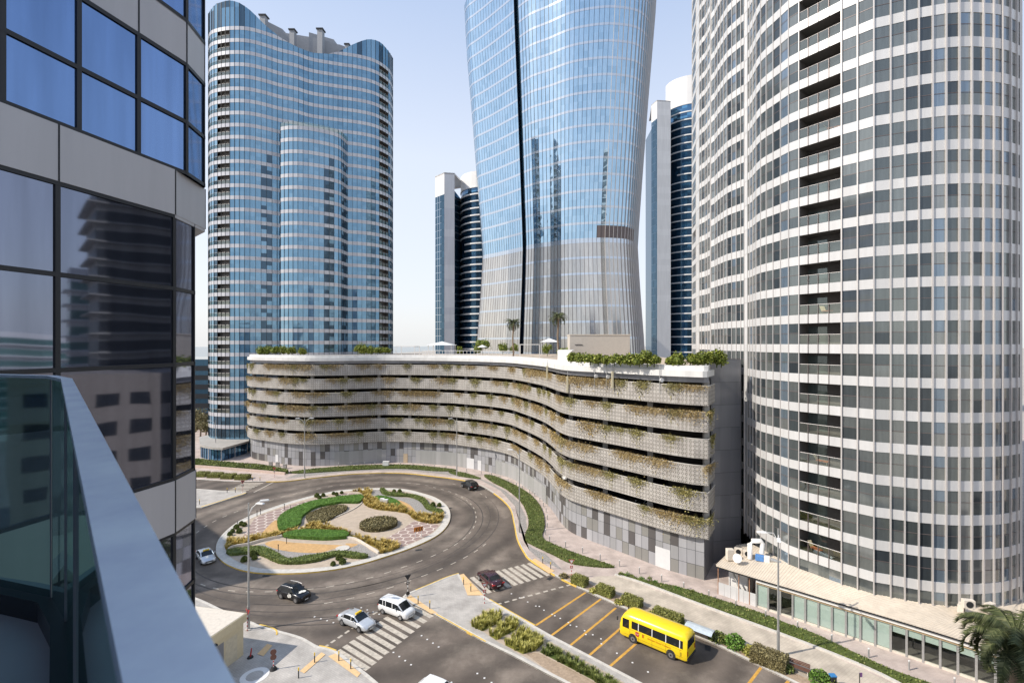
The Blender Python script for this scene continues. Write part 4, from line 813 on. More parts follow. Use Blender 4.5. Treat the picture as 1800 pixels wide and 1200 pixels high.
PRB = [Vector(XY(px, 72.6 * 530.7 / k)) for px, k in KB]; KCc = [(1230,524),(1234,530.7),(1240,537.3),(1244.5,546.5),(1249,555.7)]
PRC = [Vector(XY(px, 91.3 * 555.7 / k)) for px, k in KCc]
allR = [Vector((40, 125)), Vector((33, 105)), PRC[0] + Vector((.3, 3))] + PRC + [PRB[0] + Vector((-.15, 1.5))] + PRB + [PR[0] + Vector((-.1, .9))] + PR
iA = len(allR) - len(PR)
TR = wroot('banded_tower', (42, 66, 0), 'huge curved white banded apartment tower filling the right side, with a column of recessed balconies', 'tower')
fr = Facade(TR, lambda z: allR)
bi = [iA + MX.index(x) for x in (1405, 1480)]; bi2 = [iA + MX.index(1792) + 1, iA + MX.index(1792) + 3]
z0s = H + (582 / F * 50.3) - pit * 40              # a spandrel's lower edge (window head) and its repeats
zs = []; z = H + (HZ - 22) / F * 50.3              # window head line seen at y=22 at px 1708
heads = [6.0 + pit * k for k in range(0, 33)]
blank = set(range(2, 3)) | {iA - 1, 2 + 1 + len(PRC) - 1}
crr = random.Random(21); CB = [crr.random() for _ in range(200)]
def colR(i): return min(.999, max(0, CB[i] + crr.gauss(0, .12)))
WH = 2.5
for k, zh in enumerate(heads):
    zl = zh - WH; 
    if k == 0: zl = 4.2
    fr.band(zh, zh + pit - WH, 'spandrel', M['spandR'], .06, lip=.12)
    sk = set(blank); hasb = k > 0
    if hasb: sk |= set(range(bi[0], bi[1])) | set(range(bi2[0], bi2[1]))
    fr.band(zl, zh, 'window_band', M['glassR'], 0, cf=colR, skip=sk, split=2)
    fr.band(zl, zh, 'wall_return', M['spandR'], .02, rng=sorted(blank))
    if hasb:
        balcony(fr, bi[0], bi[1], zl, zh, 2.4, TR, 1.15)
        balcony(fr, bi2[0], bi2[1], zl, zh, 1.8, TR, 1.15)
for i in range(1, fr.n - 3):
    if bi[0] < i < bi[1]:
        [fr.mull(i, zh, zh + pit - WH + (1.15 if kk < len(heads) - 1 else 0), M['mull'], .07, .12, 'balcony_mullion') for kk, zh in enumerate(heads)]; continue
    th = .13 if i >= iA + 13 else .09
    fr.mull(i, 4, heads[-1] + 1.2, M['mullS'] if i >= iA - 6 or True else M['mull'], th, .22 if i >= iA + 13 else .14)
fr.hline([h - 1.18 for h in heads[1:]], 'window_transoms', M['mull'], .06, .03, rng=[i for i in range(1, fr.n - 1) if not (bi[0] <= i < bi[1]) and i not in blank and not (bi2[0] <= i < bi2[1])])
ins = offset(allR, -2.6)
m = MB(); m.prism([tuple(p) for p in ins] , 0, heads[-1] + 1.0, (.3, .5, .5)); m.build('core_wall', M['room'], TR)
# things on its balconies are seen as small coloured bits
# ---------------------------------------------------------------- multi-storey garage
GB = [(440,802),(447,807),(473,812),(500,816.5),(527,819),(553,820),(607,817.8),(671,813.5),(727,814.5),(793,819),(820,823),(863,831),(900,842),(922,856),(945,873),(963,889),(976,905),(988,922),(1002,935),(1022,945),(1088,970),(1172,1002),(1238,1021)]
GP = resample(spline(gp(GB), n=6), 1.18)
CORN = GP[-1]
GR = wroot('parking_garage', (-20, 110, 0), 'curving multi storey car park with perforated parapets hung with dry plants over a chequered base', 'parking garage')
fg = Facade(GR, lambda z: GP)
side = [CORN, CORN + Vector((2.2, 3.6)), Vector((25.0, 70))]
rows = [(0.1, 1.95), (1.95, 3.85), (3.85, 5.8)]
for a, b in rows: fg.band(a, b, 'chequered_cladding', M['check'], 0)
mj = MB()
for z_ in (1.95, 3.85):
    for i in range(fg.n - 1): mj.face([fg.pt(i, z_ - .02, .012), fg.pt(i + 1, z_ - .02, .012), fg.pt(i + 1, z_ + .02, .012), fg.pt(i, z_ + .02, .012)], (.5, .5, .5))
for i in range(fg.n): fg.mull(i, .1, 5.8, None, .035, .012, mb=mj)
mj.build('cladding_joints', M['mullD'], GR)
m = MB(); m.face([(CORN.x, CORN.y, 0), (side[1].x, side[1].y, 0), (side[1].x, side[1].y, 26.8), (CORN.x, CORN.y, 5.8)][:0] or [(CORN.x, CORN.y, 0), (side[1].x, side[1].y, 0), (side[1].x, side[1].y, 5.8), (CORN.x, CORN.y, 5.8)]); m.face([(side[1].x, side[1].y, 0), (25, 70, 0), (25, 70, 27), (side[1].x, side[1].y, 27)]); m.build('side_wall', M['greyclad'], GR)
back = [Vector((26, 72)), Vector((31, 92)), Vector((30, 158)), Vector((-66, 166))]
inner = offset(GP, -.5)
poly = [tuple(p) for p in inner] + [tuple(p) for p in [CORN + Vector((1.6, 3.6))] + back]
SP = offset(GP, .75); end = GP[0] + (GP[0] - GP[1]).normalized() * .3
SPf = [SP[0] + Vector((-.3, 3.5)), SP[0] + Vector((-.35, 1.5))] + SP[:-1] + [SP[-1] + Vector((.75, 0))]; CR = SPf[-1]; SPf += [CR + Vector((.75, 1.25)), CR + Vector((1.5, 2.5)), CR + Vector((2.2, 3.7))]
fsn = Facade(GR, lambda z: SPf)
LV = [5.75 + 3.565 * k for k in range(6)]
SC_ = 0
for k, zb in enumerate(LV):
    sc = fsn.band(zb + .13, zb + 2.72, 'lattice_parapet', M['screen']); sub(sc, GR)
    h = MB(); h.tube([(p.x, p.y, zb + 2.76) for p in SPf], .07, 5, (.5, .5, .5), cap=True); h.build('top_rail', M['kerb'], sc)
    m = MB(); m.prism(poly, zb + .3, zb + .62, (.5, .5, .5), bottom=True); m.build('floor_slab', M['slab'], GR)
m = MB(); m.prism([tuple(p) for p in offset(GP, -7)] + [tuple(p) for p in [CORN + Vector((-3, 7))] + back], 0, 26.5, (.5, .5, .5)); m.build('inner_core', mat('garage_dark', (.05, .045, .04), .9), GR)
CP = resample(offset(GP, -.9), 8.2)
for p in CP: m = MB(); m.box((p.x, p.y, 16.2), (.7, .7, 21.6), 0, (.5, .5, .5)); m.build('column', M['conc'], GR)
# roof edge: beam, ledge, parapet
def ring(zb, zt, o, name, mt, inn=1.5):
    A = offset(GP, o); B = offset(GP, o - inn); B[-1] = A[-1] + Vector((.2, 2.5)); ex = CORN + Vector((1.9 + o * .3, 3.8)); mb = MB()
    pts = [A[0] + Vector((-.2, 3))] + A + [A[-1] + Vector((.6, .0)), ex + Vector((o * .8, 0))]
    f = Facade(GR, lambda z: pts); n = len(pts)
    for i in range(n - 1):
        a, b = pts[i], pts[i + 1]; mb.face([(a.x, a.y, zb), (b.x, b.y, zb), (b.x, b.y, zt), (a.x, a.y, zt)])
    ip = [p + (Vector((8, 190)) - p).normalized() * inn for p in pts]
    for i in range(n - 1):
        for zz in (zb, zt): mb.face([(pts[i].x, pts[i].y, zz), (pts[i+1].x, pts[i+1].y, zz), (ip[i+1].x, ip[i+1].y, zz), (ip[i].x, ip[i].y, zz)])
        mb.face([(ip[i].x, ip[i].y, zb), (ip[i+1].x, ip[i+1].y, zb), (ip[i+1].x, ip[i+1].y, zt), (ip[i].x, ip[i].y, zt)])
    return mb.build(name, mt, GR)
ring(26.75, 27.5, .1, 'roof_beam', M['greyclad'], 2.5); ring(27.5, 28.35, .75, 'roof_ledge', M['deckwhite'], 2.5); ring(28.35, 29.0, .2, 'roof_parapet', M['deckwhite'], 2.0)
m = MB(); m.prism(poly, 28.3, 28.6, (.5, .5, .5)); m.build('roof_deck', M['sand'], GR)
# doors and louvre panels in the base wall
def wallpanel(px0, px1, zb, zt, name, mt, off=.06, lab=None):
    i, j = [min(range(len(GP)), key=lambda k: abs(pxof(GP[k]) - p)) for p in (px0, px1)]; mb = MB(); P = offset(GP, off)
    for k in range(i, max(j, i + 1)): mb.face([(P[k].x, P[k].y, zb), (P[k+1].x, P[k+1].y, zb), (P[k+1].x, P[k+1].y, zt), (P[k].x, P[k].y, zt)])
    return mb.build(name, mt, GR)
M['whitedoor'] = mat('white_door', (.60, .60, .60), .5, var=.04); M['ribbed'] = pvramp('grey_service_panel', [(0, (.34, .335, .33)), (.5, (.30, .30, .29))], .6)
wallpanel(1157, 1179, .15, 3.0, 'door', M['whitedoor']); wallpanel(823, 835, .15, 2.8, 'door', M['whitedoor']); wallpanel(837, 842, .15, 2.6, 'door', M['whitedoor']); wallpanel(487, 491, .15, 2.4, 'door', M['whitedoor']); wallpanel(708, 713, .15, 2.6, 'timber_door', mat('tan_door', (.45, .35, .24), .6))
wallpanel(590, 676, .15, 3.7, 'service_panels', M['ribbed']); wallpanel(728, 818, .15, 3.6, 'service_panels', M['ribbed']); wallpanel(870, 960, .15, 3.4, 'service_panels', M['ribbed'])
# tall grey clad wall between the garage and the banded tower
r = wroot('stair_block', (27.5, 70, 0), 'tall plain grey panelled block between the garage and the banded tower', 'building')
q = [(24.6, 70.2), (29.5, 71.2), (31.2, 86), (26.5, 86)]; m = MB()
for i in range(4):
    a, b = Vector(q[i]), Vector(q[(i + 1) % 4]); n = 3 if i % 2 == 0 else 8
    for u in range(n):
        for v in range(9):
            p, s_ = a.lerp(b, u / n), a.lerp(b, (u + 1) / n); g = .02; m.face([(p.x, p.y, 3.3 * v), (s_.x, s_.y, 3.3 * v), (s_.x, s_.y, 3.3 * v + 3.27), (p.x, p.y, 3.3 * v + 3.27)])
m.build('wall_panels', M['greyclad'], r); m = MB(); m.prism([(x, y) for x, y in [(24.66, 70.26), (29.46, 71.26), (31.1, 85.9), (26.6, 85.9)]], 0, 29.7); m.build('dark_joints', M['mullD'], r)
# ================================================================ near tower at the left edge
NA = Vector((-10.48, 0)); NU = Vector((.176, 1.0)).normalized(); NN = Vector((NU.y, -NU.x))
def nl(Y): return Vector((-10.48 + .176 * Y, Y))
def mirror(p): p = Vector(p); return p - NN * 2 * ((p - NA).dot(NN))
TN = wroot('mirror_glass_tower', (-14, 0, 0), 'dark framed blue mirror glass building with grey panels close by at the left edge', 'building')
def zz(v): return 32 + 10 * v
upY = [11.53 - 1.135 * k for k in range(24)][::-1]; loY = [11.21 - 2.3 * k for k in range(12)][::-1]
def tail(c, ext=0.0): return [c + Vector((-.2, .98)) * (.88 + ext), c + Vector((-.2, .98)) * (.88 + ext) + Vector((-.72, .69)) * 1.6, c + Vector((-4.0, 5.4)), c + Vector((-22, 9))]
UP = [nl(y) for y in upY] + tail(nl(upY[-1])); LO = [nl(y) for y in loY] + tail(nl(loY[-1]), .05)
SPN = [nl(y) for y in loY[:-1]] + [nl(11.21)] + tail(nl(11.21), .55)
fu, fl_, fsp = Facade(TN, lambda z: UP), Facade(TN, lambda z: LO), Facade(TN, lambda z: SPN)
def frame(f, z0, z1, wd=.075, idx=None):
    mb = MB(); [f.mull(i, z0, z1, None, wd, .03, mb=mb) for i in (idx or range(f.n - 1))]; return mb
ups = [(.403, .667, (.5277,))] + [(.766 + .363 * k, 1.03 + .363 * k, (.89 + .363 * k,)) for k in range(7)]
los = [(-.317 - .72 * k, .299 - .72 * k - (.0 if k == 0 else .016), (.1277 - .72 * k, -.0486 - .72 * k)) for k in range(5)]
M['glassN2'] = glassmat('mirror_glass_sky_tint', [(0, (.19, .215, .29)), (.5, (.175, .20, .27))], .03, .92, .006, wscale=.5)  # same mirror glass; the lavender-grey sky it reflects is put into the colour
for f, L in ((fu, ups), (fl_, los)):
    for a, b, ms in L:
        if zz(b) < 1: continue
        f.band(max(0, zz(a)), zz(b), 'window_band', M['glassN' if f is fu else 'glassN2'], 0)
        [f.mull(i, max(0, zz(a)), zz(b), M['mullD'], .085, .03, 'window_frame' if f is fl_ else 'upper_window_frame') for i in range(f.n - 1) if (f is fl_ or i > 10)]
        f.hline([zz(a) + .03, zz(b) - .03] + [zz(m_) for m_ in ms], 'transoms', M['mullD'], .085, .035)
for k in range(9):
    a = .299 + .3675 * k if k else .299; b = .403 + .363 * k
    if k: a = .667 + .363 * (k - 1); b = .766 + .363 * (k - 1)
    f = fsp if k == 0 else fu; f.band(zz(a), zz(b), 'grey_panel_band', M['spandN'], .05 if k == 0 else .02, lip=.1)
    [f.mull(i, zz(a), zz(b), M['mullD'], .03, .055 if k == 0 else .03, 'panel_joint' if k == 0 else 'upper_panel_joint') for i in range(f.n - 1) if k == 0 or i > 12]
for k in range(4):
    a, b = -.437 - .72 * k, -.317 - .72 * k
    if zz(a) < 0: continue
    fl_.band(zz(a), zz(b), 'grey_panel_band', M['spandN'], .05, lip=.1); [fl_.mull(i, zz(a), zz(b), M['mullD'], .03, .055, 'panel_joint') for i in range(fl_.n - 1)]
m = MB(); P = [tuple(p) for p in offset(LO, -.35)]; m.prism(P + [(-34, -18)], 0, 66, (.3, .5, .5)); m.build('core_wall', M['roofgrey'], TN)
m = MB(); m.prism([tuple(nl(11.21) + v) for v in (Vector((.04, 0)), Vector((-.26, 1.43)), Vector((-1.6, 2.6)), Vector((-1.9, 1.9)), Vector((-1.0, 0)))], zz(.292), zz(.299) + .01, bottom=True); m.build('soffit', M['spandN'], TN)
# balcony the picture is taken from
BL = wroot('balcony_parapet', (-1.5, 1.2, 30.6), 'blurred blue grey metal handrail over green glass panels in the foreground', 'balcony railing')
rail = [Vector((1.6, -1.505)), Vector((-.1448, .228)), Vector((-2.14, 2.21)), Vector((-2.42, 2.42)), Vector((-2.9, 2.56)), Vector((-6, 3.25)), Vector((-9.6, 3.9))]
zr = H - .158
M['rail'] = mat('brushed_rail', (.80, .87, .97), .36, .4, var=.14, scale=9, streak=False)
m = MB(); A = offset(rail, .0); B = offset(rail, -.037)
for i in range(len(rail) - 1):
    a, b, c, d = A[i], A[i+1], B[i+1], B[i]
    for z0_, z1_ in ((zr, zr),): m.face([(a.x, a.y, zr), (b.x, b.y, zr), (c.x, c.y, zr), (d.x, d.y, zr)], (.5, .5, .5))
    m.face([(a.x, a.y, zr - .014), (b.x, b.y, zr - .014), (b.x, b.y, zr), (a.x, a.y, zr)], (.5, .5, .5)); m.face([(d.x, d.y, zr - .014), (c.x, c.y, zr - .014), (c.x, c.y, zr), (d.x, d.y, zr)], (.5, .5, .5))
    m.face([(a.x, a.y, zr - .014), (b.x, b.y, zr - .014), (c.x, c.y, zr - .014), (d.x, d.y, zr - .014)], (.5, .5, .5))
m.build('handrail', M['rail'], BL)
mid = offset(rail, -.021); fl0 = zr - 1.13
pan = []
for i in range(len(mid) - 1):
    a, b = mid[i], mid[i + 1]; L = (b - a).length; n = max(1, round(L / 1.15))
    for k in range(n):
        p, q = a.lerp(b, k / n), a.lerp(b, (k + 1) / n); t = (q - p).normalized() * .006; m = MB(); m.face([(p.x + t.x, p.y + t.y, fl0), (q.x - t.x, q.y - t.y, fl0), (q.x - t.x, q.y - t.y, zr - .015), (p.x + t.x, p.y + t.y, zr - .015)]); m.build('glass_panel', M['railglass'], BL)
        m = MB(); m.box((p.x, p.y, (fl0 + zr) / 2 - .01), (.007, .007, zr - fl0 - .02)); m.build('panel_joint', M['greyclad'], BL)
m = MB(); A, B = offset(mid, .05), offset(mid, -.05); m.prism([tuple(p) for p in A] + [tuple(p) for p in B[::-1]], fl0 - .08, fl0 + .03); m.build('base_channel', M['mullD'], BL)
A = offset(mid, .22); m = MB(); m.prism([tuple(p) for p in A][::-1] + [(1.2, -3.2), (-9.9, -3.2)][::1] , fl0 - .35, fl0 - .07, bottom=True); bs = m.build('balcony_floor', M['spandN'], BL)
m = MB()
for k in range(9): m.box((-8.8 + 1.35 * k, -2.7, 32.1), (1.25, .1, 2.9))
bw_ = m.build('balcony_doors', M['glassD'], BL); m = MB(); m.box((-3.3, -2.85, 45), (13.4, .2, 29)); m.build('rear_wall', M['spandN'], BL)
# what stands off to the right and shows in the mirror glass
def tower_box(name, label, c, sx, sy, h, rz, wallm, glassm, pit=3.4, bw=1.3, balc=True):
    r = wroot(name, (c[0], c[1], 0), label, 'building'); m = MB(); m.box((c[0], c[1], h / 2), (sx, sy, h), rz, (.3, .5, .5)); m.build('wall', wallm, r); z = 3.6
    while z < h - 2:
        g = MB(); g.box((c[0], c[1], z + 1.0), (sx + .08, sy + .08, 1.9), rz, (RND.random(), .5, .5)); g.build('window_band', glassm, r)
        if balc: g = MB(); g.box((c[0], c[1], z - .2), (sx + 2.4, sy + 2.4, .22), rz, (.5, .5, .5)); g.build('balcony_slab', wallm, r)
        z += pit
    return r
M['greenglass'] = glassmat('green_glass', [(0, (.20, .36, .33)), (.5, (.14, .28, .26))], .08, .5)
for (px, Yv, wd, topy, nm, lb, wm, gm) in ((182, 122, 10, 480, 'apartment_tower', 'slim white tower with green glass balconies reflected in the mirror glass', 'white', 'greenglass'), (85, 170, 22, 592, 'terraced_block', 'low white terraced block reflected in the mirror glass', 'white', 'greenglass'), (262, 100, 15, 360, 'concrete_tower', 'raw concrete tower with curved balcony slabs reflected in the mirror glass', 'conc', 'mullD')):
    v = Vector(XY(px, Yv)); p = mirror(v); tower_box(nm, lb, p, wd, wd, ZY(topy, Yv), .4, M[wm], M[gm])
v = Vector((-62, 70)); pc = mirror(v); LBk = wroot('low_office_block', (pc.x, pc.y, 0), 'low beige block with dark square windows reflected in the mirror glass', 'building'); fd = (Vector((-20, 2)) - pc).normalized(); sd_ = Vector((-fd.y, fd.x)); m = MB(); m.box((pc.x - fd.x * 6, pc.y - fd.y * 6, 13.9), (12, 20, 27.8), math.atan2(fd.y, fd.x), (.3, .5, .5)); m.build('wall', mat('beige_block', (.30, .25, .21), .85), LBk)
for k in range(6):
    for j in range(5): c_ = pc + sd_ * (j - 2) * 3.7; m = MB(); m.box((c_.x, c_.y, 3 + 4.2 * k), (.16, 2.5, 1.9), math.atan2(fd.y, fd.x), (.3, .5, .5)); m.build('window', M['mullD'], LBk)
# dark neighbours beyond the left tower, and the block that shades the roundabout
tower_box('dark_office_block', 'long dark glass block behind the trees left of the blue tower', (-150, 205), 60, 40, 26.0, .05, M['seam'], M['mullD'], 3.6, balc=False)
q = Vector((-80.6, 54.5)); ea, eb = Vector((-.78, .62)), Vector((-.83, -.56)); OB = wroot('grey_office_tower', (q.x, q.y, 0), 'grey office block left of the roundabout hidden by the mirror glass building', 'building'); PQ = [q, q + ea * 34, q + ea * 34 + eb * 24, q + eb * 24]
m = MB(); m.prism([tuple(t) for t in PQ], 0, 40, (.3, .5, .5)); m.build('wall', M['conc'], OB); fo = Facade(OB, lambda z: resample(PQ + [PQ[0]], 2.5))
for k in range(10): fo.band(1.2 + 3.9 * k, 3.6 + 3.9 * k, 'window_band', M['glassD'], -.04); fo.band(1.2 + 3.9 * k, 3.6 + 3.9 * k, 'window_band', M['glassD'], .04)
# ================================================================ shop terrace in front of the banded tower
TE = wroot('shop_terrace', (38, 50, 0), 'single storey glass fronted shop row with a pale ribbed roof below the banded tower', 'shop row')
wl = spline(gp([(1262.5,1045),(1330,1068),(1400,1091),(1470,1114.7),(1597,1157),(1697,1192),(1790,1226),(1900,1268)]), n=5); iw = min(range(len(wl)), key=lambda k: abs(pxof(wl[k]) - 1330))
M['shopglass'] = clearglass('shop_window_glass', (.84, .90, .87), .06)
W1 = resample(wl[iw:], 1.32); EV = 3.75
back = offset(W1, -3.5); m = MB()
for i in range(len(back) - 1): m.face([(back[i].x, back[i].y, .15), (back[i+1].x, back[i+1].y, .15), (back[i+1].x, back[i+1].y, EV), (back[i].x, back[i].y, EV)], (.3, .5, .5)); m.face([(back[i].x, back[i].y, .17), (back[i+1].x, back[i+1].y, .17), (W1[i+1].x, W1[i+1].y, .17), (W1[i].x, W1[i].y, .17)], (.3, .5, .5))
m.build('inner_room', mat('dim_room', (.10, .085, .075), .8, var=.2, scale=.8), TE)
M['blind'] = mat('roller_blind', (.50, .545, .52), .7, var=.05)
for i in range(len(W1) - 1):
    a, b = W1[i], W1[i + 1]; t = (b - a).normalized(); a2, b2 = a + t * .12, b - t * .12; n_ = Vector((t.y, -t.x))
    g = MB(); g.face([(a2.x, a2.y, .35), (b2.x, b2.y, .35), (b2.x, b2.y, 3.0), (a2.x, a2.y, 3.0)]); w_ = g.build('shop_window', M['shopglass'], TE); sub(w_, TE)
    z_ = .4 if i not in (1, 2) and i < 10 else 2.25 if i >= 10 else 3.0
    if z_ < 3: g = MB(); p, q = a2 - n_ * .06, b2 - n_ * .06; g.face([(p.x, p.y, z_), (q.x, q.y, z_), (q.x, q.y, 3.0), (p.x, p.y, 3.0)]); g.build('blind', M['blind'], w_)
    g = MB(); g.box((a.x, a.y, 1.65), (.20, .16, 3.1), math.atan2(t.y, t.x), (.5, .5, .5)); g.build('post', M['steel'], TE)
def strip(P, o0, o1, z0, z1, nm, mt, root=TE):
    A, B = offset(P, o0), offset(P, o1); m = MB(); m.prism([tuple(p) for p in A] + [tuple(p) for p in B[::-1]], z0, z1, (.3, .5, .5), bottom=True); return m.build(nm, mt, root)
strip(W1, .05, -.15, .0, .36, 'plinth', M['stone']); strip(W1, .12, -.2, 3.0, 3.25, 'tan_fascia', mat('tan_fascia', (.52, .38, .22), .6)); strip(W1, .30, -.3, 3.25, 3.62, 'fascia', M['whitep']); strip(wl, .50, .36, 3.62, 3.74, 'gutter', M['mullD'])
A_idx = [iA + MX.index(x) for x in (1338, 1360, 1387, 1405, 1438.5, 1480, 1508, 1536, 1565, 1590, 1614.5, 1638.5, 1662, 1685, 1706.5, 1745, 1774, 1792)]
inner = [G(1296, 958, 4.1).xy, G(1318, 955, 4.2).xy] + [allR[i] for i in A_idx] + [allR[iA + len(MX) - 1] + Vector((1.5, 1.5)), Vector((58, 50))]
outer = [G(1259, 992.5, EV).xy] + [p for p in offset(wl, .42)[2:]]
n = 110; I = resample(inner, 999); 
def evenly(P, n): 
    L = sum((P[i+1] - P[i]).length for i in range(len(P) - 1)); return resample(P, L / n)
I, O = evenly([Vector(p) for p in inner], n), evenly([Vector(p) for p in outer], n); I, O = I[:n + 1], O[:n + 1]
m = MB(); M['ribroof'] = mat('cream_ribbed_roof', (.60, .52, .42), .75, var=.10, scale=1.2)
for k in range(n):
    zi = 4.15 + .5 * min(1, k / 20)
    for j in range(3):
        u0, u1 = j / 3, (j + 1) / 3; P = [O[k].lerp(I[k], u0), O[k+1].lerp(I[k+1], u0), O[k+1].lerp(I[k+1], u1), O[k].lerp(I[k], u1)]
        m.face([(P[0].x, P[0].y, EV + (zi - EV) * u0), (P[1].x, P[1].y, EV + (zi - EV) * u0), (P[2].x, P[2].y, EV + (zi - EV) * u1), (P[3].x, P[3].y, EV + (zi - EV) * u1)], (.4, .5, .5))
    a, b = O[k], I[k]; t = (O[k + 1] - O[k]).normalized() * .09
    if k % 2 == 0 or True: m.mesh([(a.x - t.x, a.y - t.y, EV + .003), (a.x, a.y, EV + .05), (a.x + t.x, a.y + t.y, EV + .003), (b.x - t.x, b.y - t.y, zi + .003), (b.x, b.y, zi + .05), (b.x + t.x, b.y + t.y, zi + .003)], [(0, 1, 4, 3), (1, 2, 5, 4)], (.4, .5, .5))
for k in range(n): m.face([(O[k].x, O[k].y, EV), (O[k+1].x, O[k+1].y, EV), (O[k+1].x, O[k+1].y, EV - .14), (O[k].x, O[k].y, EV - .14)], (.4, .5, .5))
m.build('ribbed_roof', M['ribroof'], TE)
# open service bay with fence at the left end
a, b = wl[0], wl[iw]; t = (b - a).normalized(); nn = Vector((t.y, -t.x)); L = (b - a).length
for k in range(6): p = a + t * L * (k + .5) / 6; g = MB(); g.box((p.x, p.y, .85), (L / 6 - .03, .06, 1.6), math.atan2(t.y, t.x)); g.build('fence_panel', M['spandR'], TE)
for q in (0, .55, .82): p = a + t * L * q; g = MB(); g.tube([(p.x, p.y, .1), (p.x, p.y, 3.7)], .06, 6); g.build('timber_post', mat('rust_post', (.38, .2, .12), .8) if 'rp' not in M else M['rp'], TE)
g = MB(); p = a + t * L * .42 - nn * 2.6; g.box((p.x, p.y, 2), (L * .5, 2.2, 3.5), math.atan2(t.y, t.x)); g.build('white_wall', M['whitep'], TE)
g = MB(); p = a + t * L * .3 - nn * .8; q = a + t * L * .62 - nn * .3; g.tube([(p.x, p.y, 3.4), (q.x, q.y, .9)], .13, 6); g.build('rainwater_pipe', M['steel'], TE)
# ---------------------------------------------------------------- roof plant on the terrace
def ac_unit():
    r = empty('air_conditioner', (0, 0, 0), 'x', 'air conditioner', 'air conditioners on the shop roof'); m = MB(); m.box((0, 0, .45), (1.0, .5, .8)); m.build('casing', M['stone'], r, bevel=.02)
    m = MB(); m.disc((0, -.26, .45), .32, (0, 1, 0), .03, 16); m.build('fan_grille', M['mullD'], r); m = MB(); [m.box((x, 0, .03), (.1, .5, .06)) for x in (-.35, .35)]; m.build('foot', M['steel'], r); return r
ac = ac_unit(); acs = [((1298,968), 4.0, -.4, 'white air conditioner furthest left of the rooftop pair behind the dish'), ((1314,972), 4.1, -.5, 'beige air conditioner on the shop roof just left of the white duct'), ((1690,1069), 4.7, .7, 'air conditioner standing at the right end of the shop roof, lower one'), ((1702,1062), 5.5, -.2, 'air conditioner stacked highest at the right end of the shop roof'), ((1740,1068), 4.7, .3, 'air conditioner half hidden behind the palm fronds')]
for k, ((x, y), z, rz, lb) in enumerate(acs): o = ac if k == 0 else copy_tree(ac); g = G(x, y + 6, z); place(o, (g.x, g.y, z), rz, lb, scale=1.0)
g0 = G(1334, 985, 4.2); DU = wroot('ventilation_duct', g0, 'white looping ventilation duct with a blue and white fan box on the shop roof', 'duct')
m = MB(); x, y, z = g0; m.tube([(x - .9, y + .6, z), (x - .9, y + .6, z + 1.9), (x - .6, y + .6, z + 2.3), (x + .5, y + .6, z + 2.3), (x + .7, y + .5, z + 2.0), (x + .5, y + .3, z + .8)], .3, 10); m.build('duct_loop', M['whitep'], DU)
m = MB(); m.box((x + .1, y, z + .4), (1.0, .7, .65), -.5); m.build('fan_box', mat('blue_panel', (.08, .22, .5), .5), DU, bevel=.03); m = MB(); m.box((x + .85, y - .35, z + .38), (.7, .7, .65), -.5); m.build('filter_box', M['whitep'], DU); m = MB(); m.tube([(x + 1.2, y - .6, z + .4), (x + 2.2, y - 1.2, z + .3)], [.3, .2], 8); m.build('outlet', M['steel'], DU)
g0 = G(1296, 991, 4.0); DI = wroot('satellite_dish', g0, 'round white satellite dish on the left end of the shop roof', 'satellite dish'); m = MB(); m.disc((g0.x, g0.y, g0.z + .75), .55, (-.5, -.7, .35), .06, 16); m.build('dish', M['whitep'], DI); m = MB(); m.tube([(g0.x + .1, g0.y + .1, g0.z), (g0.x + .1, g0.y + .1, g0.z + .7)], .04, 6); m.build('mast', M['steel'], DI)
g0 = G(1283, 983, 4.0); m = MB(); m.box((0, 0, .7), (.9, .7, 1.4)); o = m.build('roof_cabinet', M['stone'], None, bevel=.05); o.location = g0; tag(o, 'beige cabinet with a rounded top beside the satellite dish', 'cabinet')
# ---------------------------------------------------------------- kiosk
KZ = 4.3; A, B, D = G(434, 1077, KZ).xy, G(366, 1123, KZ).xy, G(349, 1059, KZ).xy; D = A + (D - A) * 1.5; u = (B - A).normalized(); v = (D - A).normalized(); v = (v - u * v.dot(u)).normalized(); B = A + u * 6.0; D = A + v * 8.5; Cc = B + D - A
KR = wroot('utility_kiosk', (A.x, A.y, 0), 'cream rendered utility kiosk with a flat white roof and grey roller door, bottom left', 'kiosk'); M['cream'] = mat('cream_render', (.60, .52, .35), .8, var=.06)
def inset(d): return [tuple(A + (u + v) * d), tuple(B + (-u + v) * d), tuple(Cc - (u + v) * d), tuple(D + (u - v) * d)]
m = MB(); m.prism(inset(.22), .1, 3.55, (.5, .5, .5)); m.build('wall', M['cream'], KR); m = MB(); m.prism(inset(0), 3.5, KZ, (.5, .5, .5), bottom=True); rf = m.build('roof_band', M['cream'], KR); m = MB(); m.prism(inset(.1), KZ, KZ + .05, (.5, .5, .5)); m.build('roof_top', M['stone'], KR)
def onface(s0, s1, z0, z1, nm, mt, d=.20): 
    p, q = A + u * s0 + v * d, A + u * s1 + v * d; m = MB(); o_ = -v * .05; m.mesh([(p.x, p.y, z0), (q.x, q.y, z0), (q.x, q.y, z1), (p.x, p.y, z1)], [(0, 1, 2, 3)]); return m.build(nm, mt, KR)
onface(2.6, 5.4, .15, 2.9, 'roller_door', M['greyclad']); onface(1.0, 2.4, .15, 2.8, 'side_door', mat('cream_door', (.56, .50, .37), .6)); p = A + u * 3.6 + v * .1; m = MB(); m.ball((p.x, p.y, 3.2), (.22, .12, .14)); m.build('wall_lamp', M['mullD'], KR)
